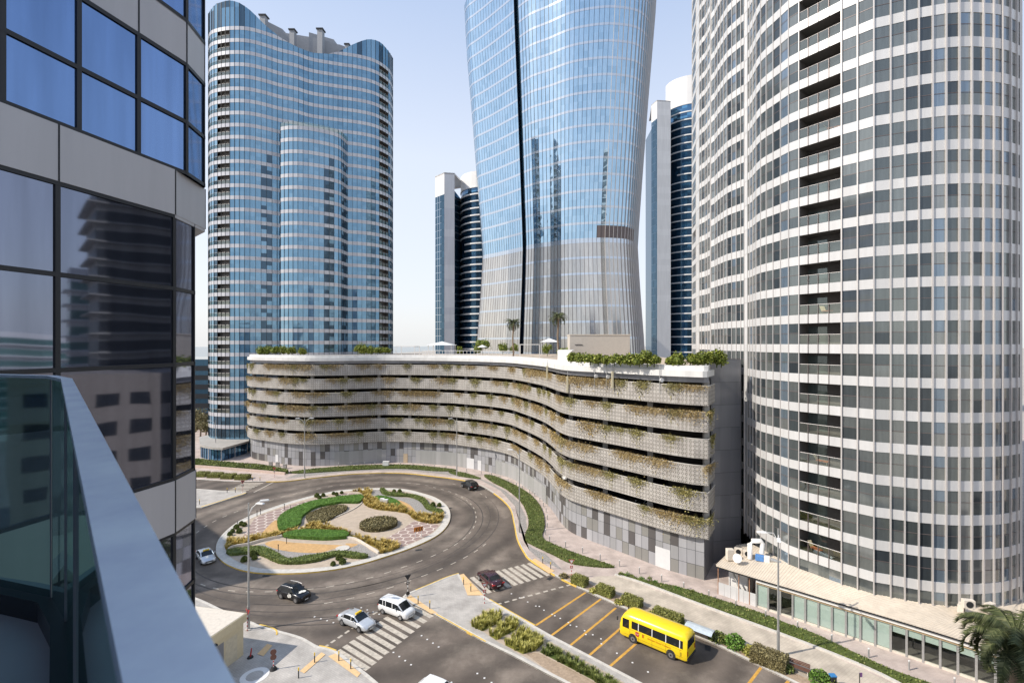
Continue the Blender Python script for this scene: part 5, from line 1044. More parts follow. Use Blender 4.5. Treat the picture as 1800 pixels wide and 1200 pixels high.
# ================================================================ things on the garage roof
DZ = 28.6
def gazebo(px, Y, wx, label, canopy=True, h=3.0):
    x = XY(px, Y)[0]; r = wroot('gazebo', (x, Y, DZ), label, 'gazebo')
    for a, b in ((-1, -1), (1, -1), (1, 1), (-1, 1)): m = MB(); m.box((x + a * wx / 2, Y + b * wx / 2, DZ + h / 2), (.16, .16, h)); m.build('post', M['whitep'], r)
    m = MB()
    if canopy: 
        e = wx / 2 + .5; m.mesh([(x - e, Y - e, DZ + h), (x + e, Y - e, DZ + h), (x + e, Y + e, DZ + h), (x - e, Y + e, DZ + h), (x, Y, DZ + h + 1.1)], [(0, 1, 4), (1, 2, 4), (2, 3, 4), (3, 0, 4)], (.5, .5, .5)); m.build('canopy', M['whitep'], r)
    else:
        e = wx / 2
        for a, b, c_, d_ in ((0, -e, wx, .16), (0, e, wx, .16), (-e, 0, .16, wx), (e, 0, .16, wx)): m.box((x + a, Y + b, DZ + h), (c_, d_, .2))
        m.build('beam', M['whitep'], r)
    return r
gazebo(777, 142, 6.6, 'white gazebo with a shallow peaked canopy on the garage roof, left one'); gazebo(717, 142, 5.4, 'white flat pergola frame at the left end of the pool deck', False, 2.6); gazebo(931, 128, 5.2, 'white cube shaped pergola frame left of the deck palm', False, 3.2); gazebo(966, 140, 4.6, 'white peaked shade canopy behind the right pergola frame', True, 3.9)
x = XY(848, 138)[0]; U = wroot('parasol', (x, 138, DZ), 'white parasol open on the pool deck between shrubs', 'parasol'); m = MB(); m.tube([(x, 138, DZ), (x, 138, DZ + 2.9)], .05, 6); m.build('pole', M['steel'], U); m = MB(); m.loft([[(x + r_ * math.cos(k * math.pi / 4), 138 + r_ * math.sin(k * math.pi / 4), z_) for k in range(8)] for r_, z_ in ((1.5, DZ + 2.4), (.05, DZ + 3.1))], (.5, .5, .5), False); m.build('canopy', M['whitep'], U)
def railing(p0, p1, label, n=26):
    r = wroot('deck_railing', (p0[0], p0[1], DZ), label, 'railing'); a, b = Vector(p0), Vector(p1); m = MB(); [m.tube([(a.x, a.y, DZ + z), (b.x, b.y, DZ + z)], .05, 5) for z in (1.5, .5)]; m.build('rail', M['whitep'], r)
    for k in range(n + 1): p = a.lerp(b, k / n); m = MB(); m.box((p.x, p.y, DZ + .75), (.09, .09, 1.5)); m.build('baluster', M['whitep'], r)
railing(XY(742, 135), XY(905, 126), 'white post railing along the front of the pool deck')
def deckbush(px, Y, r, h, label, mt='tree', n=520):
    x = XY(px, Y)[0]; m = MB(); rr = random.Random(int(px)); lob = [(rr.uniform(-.5, .5) * r, rr.uniform(-.4, .4) * r, rr.uniform(.35, .7) * h, rr.uniform(.4, .65) * r) for _ in range(7)]
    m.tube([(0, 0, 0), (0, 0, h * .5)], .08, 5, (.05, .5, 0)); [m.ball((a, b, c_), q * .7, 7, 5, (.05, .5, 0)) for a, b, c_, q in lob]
    for k in range(n):
        a, b, c_, q = rr.choice(lob); th, ph = rr.uniform(0, 6.28), math.asin(rr.uniform(-.7, 1)); q *= rr.uniform(.75, 1.2); leaf(m, (a + q * math.cos(th) * math.cos(ph), b + q * math.sin(th) * math.cos(ph), c_ + q * math.sin(ph) * h / r / 1.7), rr.uniform(.18, .38), rr)
    o = m.build('round_bush', M[mt]); o.location = (x, Y, DZ); return tag(o, label, 'bush', 'bushes on the garage roof')
LB = [(457,134,1.6,2.9),(472,134.5,1.5,2.7),(485,134,1.3,2.7),(499,134,1.5,2.8),(513,134,1.5,2.7),(529,134,1.4,2.6)]
for k, (x, y, r, h) in enumerate(LB): deckbush(x, y, r, h, '%s from the left of the round bushes at the left end of the garage roof' % ORD[k])
for k, x in enumerate((628,640,652,664,677)): deckbush(x, 137, 1.6, 3.6 - .25 * k, '%s from the left of the loose bushes on the garage roof beside the blue tower' % ORD[k])
for k, (x, y, r, h) in enumerate(((808,150,1.0,2.8),(848,150,3.0,5.0),(884,150,1.8,4.0),(903,150,1.6,3.6),(962,132,1.5,3.4),(992,108,2.0,2.6))): deckbush(x, y, r, h, '%s from the left of the bushes around the pool deck' % ORD[k])
RB = [(1008,82,1.3,2.5),(1022,80,1.2,2.2),(1038,77,1.3,2.4),(1052,75,1.2,2.4),(1066,74,1.0,1.9),(1080,73,1.2,2.3),(1091,72,1.0,2.2),(1108,71,1.2,2.3),(1124,70,1.3,2.5),(1138,69.5,1.4,3.0),(1150,69,1.1,2.2),(1180,68.5,1.2,2.4),(1194,68,1.3,2.8),(1214,68,1.2,2.6),(1228,68,1.3,2.7),(1245,68,1.2,2.7),(1260,68.4,1.4,3.1),(1268,68.4,1.1,2.6)]
for k, (x, y, r, h) in enumerate(RB): deckbush(x, y, r * .92, h * .86, '%s from the left of the dense bushes along the right roof edge of the garage' % ORD[k])
x = XY(1055, 100)[0]; BB = wroot('rooftop_block', (x, 104, DZ), 'plain beige block behind the bushes on the garage roof', 'building'); m = MB(); m.box((x, 105, DZ + 2.6), (12.5, 9, 5.2)); m.build('wall', mat('beige_render', (.48, .44, .39), .8, var=.06), BB); m = MB(); m.box((x, 105, DZ + 5.28), (12.7, 9.2, .16)); m.build('coping', M['stone'], BB); m = MB(); m.box((x - 4.4, 100.45, DZ + 3.2), (1.6, .1, .12)); m.build('wall_light', M['mullD'], BB)
m = MB(); P = [Vector(XY(980, 91)), Vector(XY(1005, 86)), Vector(XY(1010, 98)), Vector(XY(984, 100))]; m.prism([tuple(p) for p in P], DZ, DZ + 2.2); tag(m.build('planter_box', M['deckwhite']), 'white rendered planter wall left of the right bushes on the roof', 'planter')
# palms
def palm(px, Y, zb, zc, R_, label, nf=34, lw=.05, dn=15, px2=None, seed=1, wide=1.0):
    x = XY(px, Y)[0]; r = wroot('palm_tree', (x, Y, zb), label, 'palm tree'); rr = random.Random(seed); m = MB(); n = 9; tr = R_ * .075
    m.tube([(x + .1 * math.sin(k), Y, zb + (zc - zb) * k / n) for k in range(n + 1)], [tr * (1.35 if k == 0 else 1 + .12 * (k % 2)) for k in range(n)] + [tr * 1.5], 9); m.build('trunk', M['bark'], r); m = MB()
    for k in range(nf):
        a = 6.283 * k / nf * 2.4 + rr.uniform(-.2, .2); el = rr.uniform(-.55, 1.25); L = R_ * rr.uniform(.85, 1.15); d = Vector((math.cos(a), math.sin(a), 0)); p = Vector((x, Y, zc)); pts = [p]; e = el
        for q in range(8): p = p + (d * math.cos(e) + Vector((0, 0, math.sin(e)))) * L / 8; e -= .20 + .05 * q * .4; pts.append(p)
        m.tube(pts, [lw * (1 - q / 9) for q in range(9)], 4, (.7, .5, 0), cap=False); s = Vector((-d.y, d.x, 0))
        for q in range(dn * 2):
            t = .12 + .88 * q / (dn * 2); i = min(7, int(t * 8)); c_ = pts[i].lerp(pts[i + 1], t * 8 - i); ll = L * .26 * math.sin(min(1, t * 1.15 + .12) * 2.7) * wide + .08
            for sg in (-1, 1): tip = c_ + s * sg * ll * .75 + d * ll * .55 + Vector((0, 0, -ll * rr.uniform(.15, .5))); w_ = (pts[i + 1] - pts[i]).normalized() * lw * 1.0; v_ = rr.random(); m.face([c_ - w_, c_ + w_, tip], (v_, .5, 0))
    m.build('crown', M['palmleaf'], r); return r
palm(1786, 38.5, .1, 8.4, 4.3, 'large date palm in front of the shop row at the bottom right corner', 56, .06, 26, seed=5)
palm(981, 112, DZ, 38.2, 2.7, 'taller date palm on the garage roof near the middle', 30, .06, 10, seed=2); palm(902, 118, DZ, 37.2, 2.5, 'shorter date palm on the garage roof, left of the taller one', 28, .06, 10, seed=3)
def broad(px, Y, h, r, label): 
    x = XY(px, Y)[0]; T = wroot('broadleaf_tree', (x, Y, 0), label, 'tree'); rr = random.Random(int(px)); m = MB(); m.tube([(x, Y, 0), (x + .2, Y, h * .5)], [.3, .18], 7); [m.tube([(x + .2, Y, h * .45), (x + rr.uniform(-1, 1) * r * .7, Y + rr.uniform(-1, 1) * r * .7, h * .8)], [.13, .05], 5) for _ in range(6)]; m.build('trunk', M['bark'], T); m = MB(); lob = [(x + rr.uniform(-.6, .6) * r, Y + rr.uniform(-.6, .6) * r, h * rr.uniform(.5, .85), r * rr.uniform(.3, .5)) for _ in range(12)]
    for k in range(1500): a, b, c_, q = rr.choice(lob); th, ph = rr.uniform(0, 6.28), math.asin(rr.uniform(-1, 1)); q *= rr.uniform(.6, 1.15); leaf(m, (a + q * math.cos(th) * math.cos(ph), b + q * math.sin(th) * math.cos(ph), c_ + q * math.sin(ph) * .8), rr.uniform(.3, .6), rr)
    m.build('crown', M['darkhedge'], T)
broad(352, 160, 7.5, 3.6, 'dark tree nearest the mirror glass building, left of the blue tower'); broad(362, 168, 8, 3.8, 'dark tree touching the left side of the blue tower foot'); broad(344, 175, 9, 4, 'tallest dark tree behind the other two by the blue tower')
# ---------------------------------------------------------------- dry plants hanging over the parapets
proto = []
for s_ in range(5):
    rr = random.Random(40 + s_); m = MB(); wd = (1.7, 2.5, 3.4, 2.1, 2.9)[s_]
    for k in range(int(300 * wd)):
        u_ = rr.gauss(0, .42) * wd; zz_ = -abs(rr.gauss(0, .72)) * (1.15 - .35 * abs(u_) / wd) + .25; c_ = (u_, rr.uniform(-.1, .2), zz_); leaf(m, c_, rr.uniform(.09, .20), rr)
    for k in range(int(60 * wd)):
        u_ = rr.gauss(0, .4) * wd; a = Vector((u_, .05, .0)); b = a + Vector((rr.uniform(-.5, .5), rr.uniform(-.1, .45), rr.uniform(-1.4, .75))); q = Vector((.012, 0, .012)); m.face([a - q, a + q, b], (rr.random() * .6, .5, 0))
    proto.append(m)
M['drygreen'] = leafmat('drying_shrub', [(0.0, (0.11, 0.10, 0.03)), (0.5, (0.26, 0.23, 0.08)), (1.0, (0.46, 0.40, 0.16))])
po = []
for s_ in range(5):
    o = proto[s_].build('hanging_shrub', M['dryshrub' if s_ % 3 else 'drygreen']); tag(o, 'x', 'shrub', 'dry shrubs hanging over the garage parapets'); po.append(o)
used = [False] * 5; rr = random.Random(11); LN = ('lowest', 'second lowest', 'third lowest', 'third highest', 'second highest', 'highest')
for lv, zb in enumerate(LV):
    P = resample(SPf, .5); q = rr.uniform(2, 6); i = 0; cnt = 0; NP = len(P); spots = []
    while True:
        i = int(q / .5)
        if i >= NP - 3: break
        spots.append(i); q += rr.choice((2.4, 3.0, 3.8, 5.2, 7.5))
    for cnt, i in enumerate(spots):
        s_ = rr.randrange(5); o = po[s_]
        if used[s_]: o = o.copy(); COL.objects.link(o)
        used[s_] = True; p, t = P[i], (P[i + 1] - P[i - 1]).normalized(); o.location = (p.x, p.y, zb + 2.72); o.rotation_euler = (0, 0, math.atan2(t.y, t.x) + math.pi); sc = rr.uniform(.8, 1.2); o.scale = (sc, sc * 1.0, sc * rr.uniform(.8, 1.15)); 
        o['label'] = '%s from the left of the dry shrubs on the %s garage parapet' % (ORD[cnt] if cnt < 36 else 'last', LN[lv])
# ================================================================ vehicles
def paint(n, c, rough=.22, metal=.35): return mat(n, c, rough, metal, var=.03, scale=2, coat=.6)
M['tyre'] = mat('tyre', (.025, .025, .026), .85); M['rim'] = mat('alloy_rim', (.45, .45, .46), .3, .8)
M['cglass'] = glassmat('car_glass', [(0, (.012, .015, .017))], .06, .0, .0, .5); M['lampg'] = mat('lamp_lens', (.75, .76, .78), .15, .2); M['lampr'] = mat('tail_lens', (.40, .015, .015), .2); M['taxiy'] = mat('taxi_yellow', (.75, .50, .02), .4); M['plate'] = mat('number_plate', (.7, .7, .66), .5)
def text_mesh(s, size, m, parent, loc, rot, name='lettering', shear=0.0):
    cu = bpy.data.curves.new('lettering', 'FONT'); cu.body = s; cu.size = size; cu.align_x = 'CENTER'; cu.align_y = 'CENTER'; cu.extrude = .004; cu.shear = shear; t = bpy.data.objects.new('t', cu); COL.objects.link(t)
    bpy.context.view_layer.update(); me = bpy.data.meshes.new_from_object(t.evaluated_get(bpy.context.evaluated_depsgraph_get())); bpy.data.objects.remove(t); me.materials.clear(); me.materials.append(m)
    o = bpy.data.objects.new(name, me); COL.objects.link(o); o.parent = parent; o.location = loc; o.rotation_euler = rot; return o
def car(name, label, cat, pm, L=4.85, W=1.82, Ht=1.44, wb=2.82, kind='sedan', group=None, low=.2, hood=.98, wr=.33):
    r = empty(name, (0, 0, 0), label, cat, group); hl = L / 2; hw = W / 2; fx = wb / 2
    def ring(x, w_, z0, z1, zs): return [(x, -w_ * .80, z0), (x, -w_ * .97, z0 + .12), (x, -w_, (z0 + zs) / 2), (x, -w_ * .985, zs), (x, -w_ * .90, z1 - .02), (x, -w_ * .55, z1 + .025), (x, 0, z1 + .04), (x, w_ * .55, z1 + .025), (x, w_ * .90, z1 - .02), (x, w_ * .985, zs), (x, w_, (z0 + zs) / 2), (x, w_ * .97, z0 + .12), (x, w_ * .80, z0)]
    belt = hood + .02
    if kind == 'sedan': B = [(hl, .62, .36, .60), (hl - .06, .80, .27, .66), (hl - .35, .94, low, .78), (hl - .9, 1, low, hood - .10), (hl - 1.25, 1, low, hood - .03), (.6, 1, low, belt), (-.9, 1, low, belt + .02), (-hl + .75, 1, low, belt + .03), (-hl + .28, .95, low + .03, belt), (-hl + .05, .84, .30, belt - .12), (-hl, .70, .38, belt - .22)]
    else: B = [(hl, .66, .36, hood - .30), (hl - .06, .84, .27, hood - .22), (hl - .3, .95, low, hood - .12), (hl - .8, 1, low, hood - .04), (hl - 1.1, 1, low, hood), (.6, 1, low, belt), (-.9, 1, low, belt + .02), (-hl + .5, 1, low, belt + .02), (-hl + .12, .95, low + .05, belt), (-hl, .86, .36, belt - .05)]
    m = MB(); m.loft([ring(x, hw * k, z0, z1, z1 - .17) for x, k, z0, z1 in B], (.5, .5, .5)); body = m.build('body', pm, r)
    if kind == 'sedan': Cb = [(hl - 1.30, belt - .03, .0), (hl - 2.05, Ht - .03, 1), (hl - 2.5, Ht, 1), (-.55, Ht - .01, 1), (-1.05, Ht - .06, 1), (-hl + .78, belt + .02, 0)]
    elif kind == 'suv': Cb = [(hl - 1.25, belt - .02, 0), (hl - 1.95, Ht - .04, 1), (hl - 2.4, Ht, 1), (-.9, Ht - .02, 1), (-hl + .55, Ht - .08, 1), (-hl + .12, belt + .02, 0)]
    else: Cb = [(hl - .72, belt - .04, 0), (hl - 1.5, Ht - .06, 1), (hl - 2.0, Ht, 1), (-1.2, Ht, 1), (-hl + .30, Ht - .08, 1), (-hl + .05, belt + .02, 0)]
    def cr(x, z, k):
        wb_, wt = hw * .955, hw * (.955 if k == 0 else .80 if kind != 'van' else .86); zb = belt - .03
        if k == 0: return [(x, -wb_, zb), (x, -wt * .97, z), (x, -wt * .8, z + .01), (x, 0, z + .03), (x, wt * .8, z + .01), (x, wt * .97, z), (x, wb_, zb)]
        return [(x, -wb_, zb), (x, -wt, z - .08), (x, -wt * .86, z), (x, 0, z + .035), (x, wt * .86, z), (x, wt, z - .08), (x, wb_, zb)]
    S = [cr(*q) for q in Cb]; parts = {}
    for i in range(len(S) - 1):
        for k in range(6):
            key = 'windscreen' if i == 0 and k in (2, 3) else 'rear_window' if i == len(S) - 2 and k in (2, 3) else 'side_window_a' if k == 0 else 'side_window_b' if k == 5 else 'roof'
            if i in (0, len(S) - 2) and k in (1, 4): key = 'roof'
            parts.setdefault(key, MB()).mesh([S[i][k], S[i+1][k], S[i+1][k+1], S[i][k+1]], [(0, 1, 2, 3)], (.2, .5, .5), key != 'roof' or 1)
    for key, mb in parts.items():
        o = mb.build(key.replace('_a', '').replace('_b', '') if key.startswith('side') else key, pm if key == 'roof' else M['cglass'], r)
    m = MB()
    for sg in (-1, 1):
        for x0 in ((.05,) if kind == 'sedan' else (.1, -1.05)) + ((-hl + .95,) if kind != 'sedan' else (-hl + 1.15,)):
            a, b = (hw * .958) * sg, hw * (.80 if kind != 'van' else .86) * sg * 1.01; m.mesh([(x0 - .05, a, belt), (x0 + .05, a, belt), (x0 - .02, b, Ht - .09), (x0 - .12, b, Ht - .09)], [(0, 1, 2, 3)], (.5, .5, .5))
    m.build('window_pillars', pm, r)
    for sx in (fx, -fx + (hl * 0)):
        for sy in (-1, 1):
            m = MB(); m.disc((sx, sy * (hw - .10), wr), wr, (0, 1, 0), .24, 18, (.5, .5, .5)); wh = m.build('wheel', M['tyre'], r); m = MB(); m.disc((sx, sy * (hw + .022), wr), wr * .66, (0, 1, 0), .02, 10, (.5, .5, .5)); m.build('rim', M['rim'], wh)
            m = MB(); m.disc((sx, sy * (hw - .11), wr + .03), wr + .07, (0, 1, 0), .21, 18, (.5, .5, .5)); m.build('wheel_arch', M['tyre'], r)
    for sy in (-1, 1):
        m = MB(); m.mesh([(hl - .03, sy * hw * .50, .62), (hl - .34, sy * hw * .935, .70), (hl - .38, sy * hw * .93, .80), (hl - .09, sy * hw * .50, .71)], [(0, 1, 2, 3)]); m.build('headlight', M['lampg'], r)
        m = MB(); zb = belt - .18; m.box((-hl + .12, sy * hw * .74, zb), (.26, hw * .42, .13)); m.build('tail_light', M['lampr'], r, bevel=.02); m = MB(); m.box((hl - 1.75, sy * (hw + .09), belt + .08), (.14, .2, .13)); m.build('mirror', pm, r, bevel=.02)
    m = MB(); m.box((hl - .03, 0, .47), (.06, hw * 1.05, .2)); m.build('grille', M['tyre'], r); m = MB(); m.box((hl + .02, 0, .36), (.02, .5, .12)); m.build('number_plate', M['plate'], r); m = MB(); m.box((-hl - .005, 0, .62), (.02, .5, .12)); m.build('number_plate', M['plate'], r)
    return r
def taxi_sign(r, Ht):
    m = MB(); m.box((.28, 0, Ht + .10), (.26, .80, .17)); s = m.build('roof_sign', M['taxiy'], r, bevel=.03); text_mesh('TAXI', .15, M['tyre'], r, (.415, 0, Ht + .1), (R(90), 0, R(90)))
def park(o, rear, front, wb, W, side, fit=True):
    a, b = G(*rear).xy, G(*front).xy; t = (b - a).normalized(); s = (b - a).length / wb; s = min(1.1, max(.93, s)) if fit else 1; n = Vector((-t.y, t.x)) * side; c = (a + b) / 2 + n * (W / 2 - .05) * s
    place(o, (c.x, c.y, .004), math.atan2(t.y, t.x), scale=s)
P1 = paint('silver_paint', (.58, .60, .62)); P2 = paint('white_car_paint', (.74, .74, .73), .25, .0); P3 = paint('black_paint', (.012, .012, .015)); P4 = paint('maroon_paint', (.055, .012, .018)); P5 = paint('bus_yellow', (.86, .62, .01), .3, 0)
o = car('taxi_sedan', 'silver taxi sedan with a yellow roof sign stopped at the near zebra crossing', 'car', P1); taxi_sign(o, 1.44); park(o, (601.4, 1098.5), (631, 1111.3), 2.82, 1.82, 1)
o = car('passenger_van', 'white people carrier van beside the taxi on the near zebra crossing', 'car', P2, 4.95, 1.86, 1.80, 3.0, 'van', hood=1.12); park(o, (673, 1078.4), (703.6, 1090), 3.0, 1.86, 1)
o = car('black_suv', 'black suv with white cloud shaped stickers driving out of the roundabout', 'car', P3, 4.5, 1.85, 1.66, 2.68, 'suv', hood=1.05, wr=.37); park(o, (494, 1051.8), (519.6, 1059.8), 2.68, 1.85, 1)
wh = mat('white_sticker', (.75, .74, .68), .5)
for (x, y, z, s, ax) in ((1.45, .22, 1.065, .30, 2), (1.2, .0, 1.08, .24, 2), (1.35, -.22, 1.06, .2, 2), (.35, -.935, .78, .26, 1), (.30, -.94, 1.0, .15, 1), (.1, -.935, .68, .2, 1)):
    m = MB(); m.disc((x, y, z), s, (0, 0, 1) if ax == 2 else (0, 1, 0), .012 if ax == 1 else .02, 9); m.build('sticker', wh, o)
for sy in (-1, 1): m = MB(); m.tube([(.55, sy * .70, 1.68), (-.3, sy * .72, 1.73), (-1.5, sy * .68, 1.66)], .035, 5); m.build('roof_rail', M['rim'], o)
o = car('maroon_sedan', 'dark maroon sedan with glowing tail light turning over the right zebra crossing', 'car', P4, 4.9, 1.84, 1.45, 2.85); park(o, (859.9, 1035), (842.4, 1019.3), 2.85, 1.84, -1)
o = car('dark_suv', 'small black suv far off on the outer lane of the roundabout', 'car', P3, 4.6, 1.9, 1.7, 2.7, 'suv', hood=1.08, wr=.38); park(o, (824.3, 861.7), (812.7, 856.3), 2.7, 1.9, -1)
o = car('taxi_sedan', 'silver taxi in shade at the left edge entering the roundabout', 'car', P1); taxi_sign(o, 1.44); park(o, (343, 978), (355.5, 995.6), 2.82, 1.82, 1, False)
o = car('white_hatchback', 'white car cut off by the bottom edge of the picture', 'car', P2, 4.5, 1.8, 1.5, 2.65, 'suv', hood=1.0); a, b = G(673, 1078.4).xy, G(703.6, 1090).xy; t = (b - a).normalized(); g = G(748, 1190, 1.45).xy + t * 1.7; place(o, (g.x, g.y, .004), math.atan2(t.y, t.x))
# cars inside the garage
PB_ = paint('blue_paint', (.03, .10, .25)); PY = paint('yellow_car_paint', (.70, .45, .02)); base = None
Q = resample(offset(GP, -3.6), 1.0)
for (px, lv, pm, lb) in ((1060, 0, PB_, 'blue car parked nose out on the lowest garage level behind the lattice'), (1008, 0, P2, 'white car on the lowest garage level behind the inner bend'), (1125, 0, P1, 'silver car on the lowest garage level towards the right corner'), (990, 2, PY, 'yellow car on the third garage level at the inner bend'), (983, 3, PY, 'yellow car on the fourth garage level at the inner bend'), (1150, 1, P4, 'maroon car on the second garage level towards the right corner')):
    k = min(range(1, len(Q) - 1), key=lambda i: abs(pxof(Q[i]) - px)); t = (Q[k + 1] - Q[k - 1]).normalized(); o = car('parked_car', lb, 'car', pm, 4.4, 1.78, 1.45, 2.6, group='cars parked inside the garage'); place(o, (Q[k].x, Q[k].y, LV[lv] + .63), math.atan2(t.y, t.x) - R(90))
# bus
def bus():
    r = empty('school_bus', (0, 0, 0), 'bright yellow school minibus with black windows driving along the right road', 'bus'); L, W, Ht = 7.0, 2.08, 2.62; hl, hw = L / 2, W / 2
    def ring(x, kw, z0, zt): return [(x, -hw * kw * .94, z0), (x, -hw * kw, z0 + .12), (x, -hw * kw, 1.25), (x, -hw * kw * .955, zt - .42), (x, -hw * kw * .84, zt - .12), (x, -hw * kw * .5, zt - .01), (x, 0, zt + .02), (x, hw * kw * .5, zt - .01), (x, hw * kw * .84, zt - .12), (x, hw * kw * .955, zt - .42), (x, hw * kw, 1.25), (x, hw * kw, z0 + .12), (x, hw * kw * .94, z0)]
    m = MB(); m.loft([ring(hl, .86, .45, 1.25 + .45), ring(hl - .06, .95, .34, 1.9), ring(hl - .35, 1, .28, Ht - .26), ring(hl - .75, 1, .28, Ht - .04), ring(hl - 1.3, 1, .28, Ht), ring(0, 1, .28, Ht), ring(-hl + .5, 1, .28, Ht), ring(-hl + .15, .99, .3, Ht - .08), ring(-hl, .95, .36, Ht - .3)], (.5, .5, .5)); m.build('body', P5, r)
    def side(x0, x1, z0, z1, nm, mt, off=.012, sides=(-1, 1)):
        for sy in sides:
            def yy(z): return sy * (hw * (1 - .045 * max(0, (z - 1.25)) / (Ht - .42 - 1.25)) + off)
            m = MB(); m.mesh([(x0, yy(z0), z0), (x1, yy(z0), z0), (x1, yy(z1), z1), (x0, yy(z1), z1)], [(0, 1, 2, 3)], (.2, .5, .5)); m.build(nm, mt, r)
    xs = [(2.40, 3.12), (1.42, 2.12), (-.02, 1.34), (-1.42, -.10), (-2.78, -1.50), (-3.12, -2.86)]
    for k, (a, b) in enumerate(xs): side(a, b, 1.36 if k else 1.22, 2.08, 'side_window', M['cglass'])
    for a in (1.34, -.10, -1.50, -2.86): side(a, a + .08, 1.36, 2.08, 'window_post', M['whitep'], .014)
    m = MB(); m.mesh([(hl - .02, -.88, 1.35), (hl - .02, .88, 1.35), (hl - .40, .84, 2.24), (hl - .40, -.84, 2.24)], [(0, 1, 2, 3)], (.2, .5, .5)); m.build('windscreen', M['cglass'], r)
    m = MB(); m.mesh([(-hl - .01, -.80, 1.4), (-hl - .01, .80, 1.4), (-hl - .01, .76, 2.15), (-hl - .01, -.76, 2.15)], [(0, 1, 2, 3)], (.2, .5, .5)); m.build('rear_window', M['cglass'], r)
    for sx in (1.97, -1.97):
        for sy in (-1, 1):
            m = MB(); m.disc((sx, sy * (hw - .10), .38), .38, (0, 1, 0), .24, 18, (.5, .5, .5)); wh_ = m.build('wheel', M['tyre'], r); m = MB(); m.disc((sx, sy * (hw + .022), .38), .23, (0, 1, 0), .02, 12, (.5, .5, .5)); m.build('rim', M['rim'], wh_); m = MB(); m.disc((sx, sy * (hw + .036), .38), .09, (0, 1, 0), .02, 10, (.5, .5, .5)); m.build('hub_cap', M['tyre'], wh_); m = MB(); m.disc((sx, sy * (hw - .10), .42), .47, (0, 1, 0), .212, 18, (.5, .5, .5)); m.build('wheel_arch', M['tyre'], r)
    for sy in (-1, 1):
        m = MB(); m.box((-hl - .0, sy * .85, 1.0), (.04, .16, .4)); m.build('tail_light', M['lampr'], r); m = MB(); m.box((hl - .03, sy * .75, .75), (.08, .3, .2)); m.build('headlight', M['lampg'], r); m = MB(); m.box((hl + .12, sy * 1.15, 1.9), (.1, .12, .34)); m.build('mirror', M['tyre'], r)
    m = MB(); m.box((0, 0, .30), (L - .5, W - .2, .12)); m.build('chassis', M['tyre'], r); m = MB(); m.box((-2.95, hw + .01, .85), (.05, .02, .36)); m.build('fuel_flap', M['tyre'], r)
    m = MB(); m.disc((1.50, hw + .012, 1.02), .235, (0, 1, 0), .012, 8, (.5, .5, .5)); st_ = m.build('stop_sign', M['red'], r); text_mesh('STOP', .15, M['whitep'], r, (1.50, hw + .026, 1.02), (R(90), 0, R(180)))
    tr = mat('red_lettering', (.50, .10, .01), .5); text_mesh('Emirates School Transport', .22, tr, r, (-.78, hw + .014, 1.03), (R(90), 0, R(180)), shear=.25)
    m = MB(); m.box((.88, hw + .012, 1.05), (.16, .012, .3)); m.build('crest', tr, r)
    sm_ = mat('bus_seam', (.30, .21, .01), .6)
    for sy in (-1, 1):
        for z_ in (.62, 1.22): m = MB(); m.box((-.1, sy * (hw + .006), z_), (L - 1.0, .012, .022)); m.build('body_seam', sm_, r)
        for x_ in (2.3, 1.36, -.06, -1.46, -2.85): m = MB(); m.box((x_, sy * (hw + .006), .82), (.02, .012, .9)); m.build('panel_seam', sm_, r)
    m = MB(); m.box((hl + .02, 0, .5), (.12, W * .92, .2)); m.build('front_bumper', M['tyre'], r, bevel=.03); m = MB(); m.box((-hl - .03, 0, .48), (.12, W * .92, .2)); m.build('rear_bumper', M['tyre'], r, bevel=.03)
    return r
o = bus(); park(o, (1183, 1159), (1109.7, 1127.4), 3.94, 2.08, -1); a, b = G(1183, 1159).xy, G(1109.7, 1127.4).xy; o.scale = (1.09, 1.09, 1.09)
# ================================================================ street furniture
def lamp(px, py, Hh, dirs, label, top=(.7,)):
    r = empty('street_lamp', G(px, py, KH), label, 'street lamp', 'tall grey street lamps'); m = MB(); m.tube([(0, 0, 0), (0, 0, 2.6)], .15, 10); m.build('pole_base', M['steel'], r); m = MB(); m.tube([(0, 0, 2.5), (0, 0, Hh)], [.115, .075], 10); m.build('pole', M['steel'], r); m = MB(); m.box((0, 0, .03), (.55, .55, .06)); m.build('base_plate', M['kerb'], r)
    for d, rise in dirs:
        d = Vector((d[0], d[1], 0)).normalized(); m = MB(); P = [Vector((0, 0, Hh - 1.3)) + d * .05, Vector((0, 0, Hh - .5)) + d * .45, Vector((0, 0, Hh + rise)) + d * 1.2]; m.tube(P, .045, 6); m.build('arm', M['whitep'], r)
        m = MB(); c = P[-1] + d * .35; m.box((c.x, c.y, c.z + .02), (1.0, .36, .11), math.atan2(d.y, d.x), taper=.8); m.build('lamp_head', M['whitep'], r)
    return r
lamp(437, 1105, 14.1, (((1, .35), .1), ((1, -.25), .05)), 'street lamp with two arms standing beside the kiosk, nearest on the left')
lamp(1368, 1152, 13.0, (((-1, .2), -.5), ((-.4, -.9), -.6)), 'street lamp with two short arms standing on the brick walkway at the right')
lamp(913, 936, 14.0, (((-1, .1), .0),), 'single arm street lamp on the gravel verge at the roundabout bend')
lamp(803, 837, 14.0, (((-1, -.5), .0),), 'street lamp at the far side of the roundabout behind the black suv')
lamp(535.5, 840, 14.2, (((-1, -.2), .0), ((1, .2), .0)), 'street lamp at the far left of the roundabout before the garage')
lamp(379, 800, 10, (((-1, -.5), .0),), 'distant street lamp left of the entrance pavilion')
def bollard(yel=False):
    r = empty('bollard', (0, 0, 0), 'x', 'bollard'); m = MB(); m.tube([(0, 0, 0), (0, 0, .85)], .055 if yel else .075, 8); m.build('post', M['dark'] if yel else M['steel'], r); m = MB(); m.tube([(0, 0, .72 if yel else .85), (0, 0, 1.0 if yel else .95)], .06 if yel else .085, 8); m.build('cap', M['taxiy'] if yel else M['whitep'], r); return r
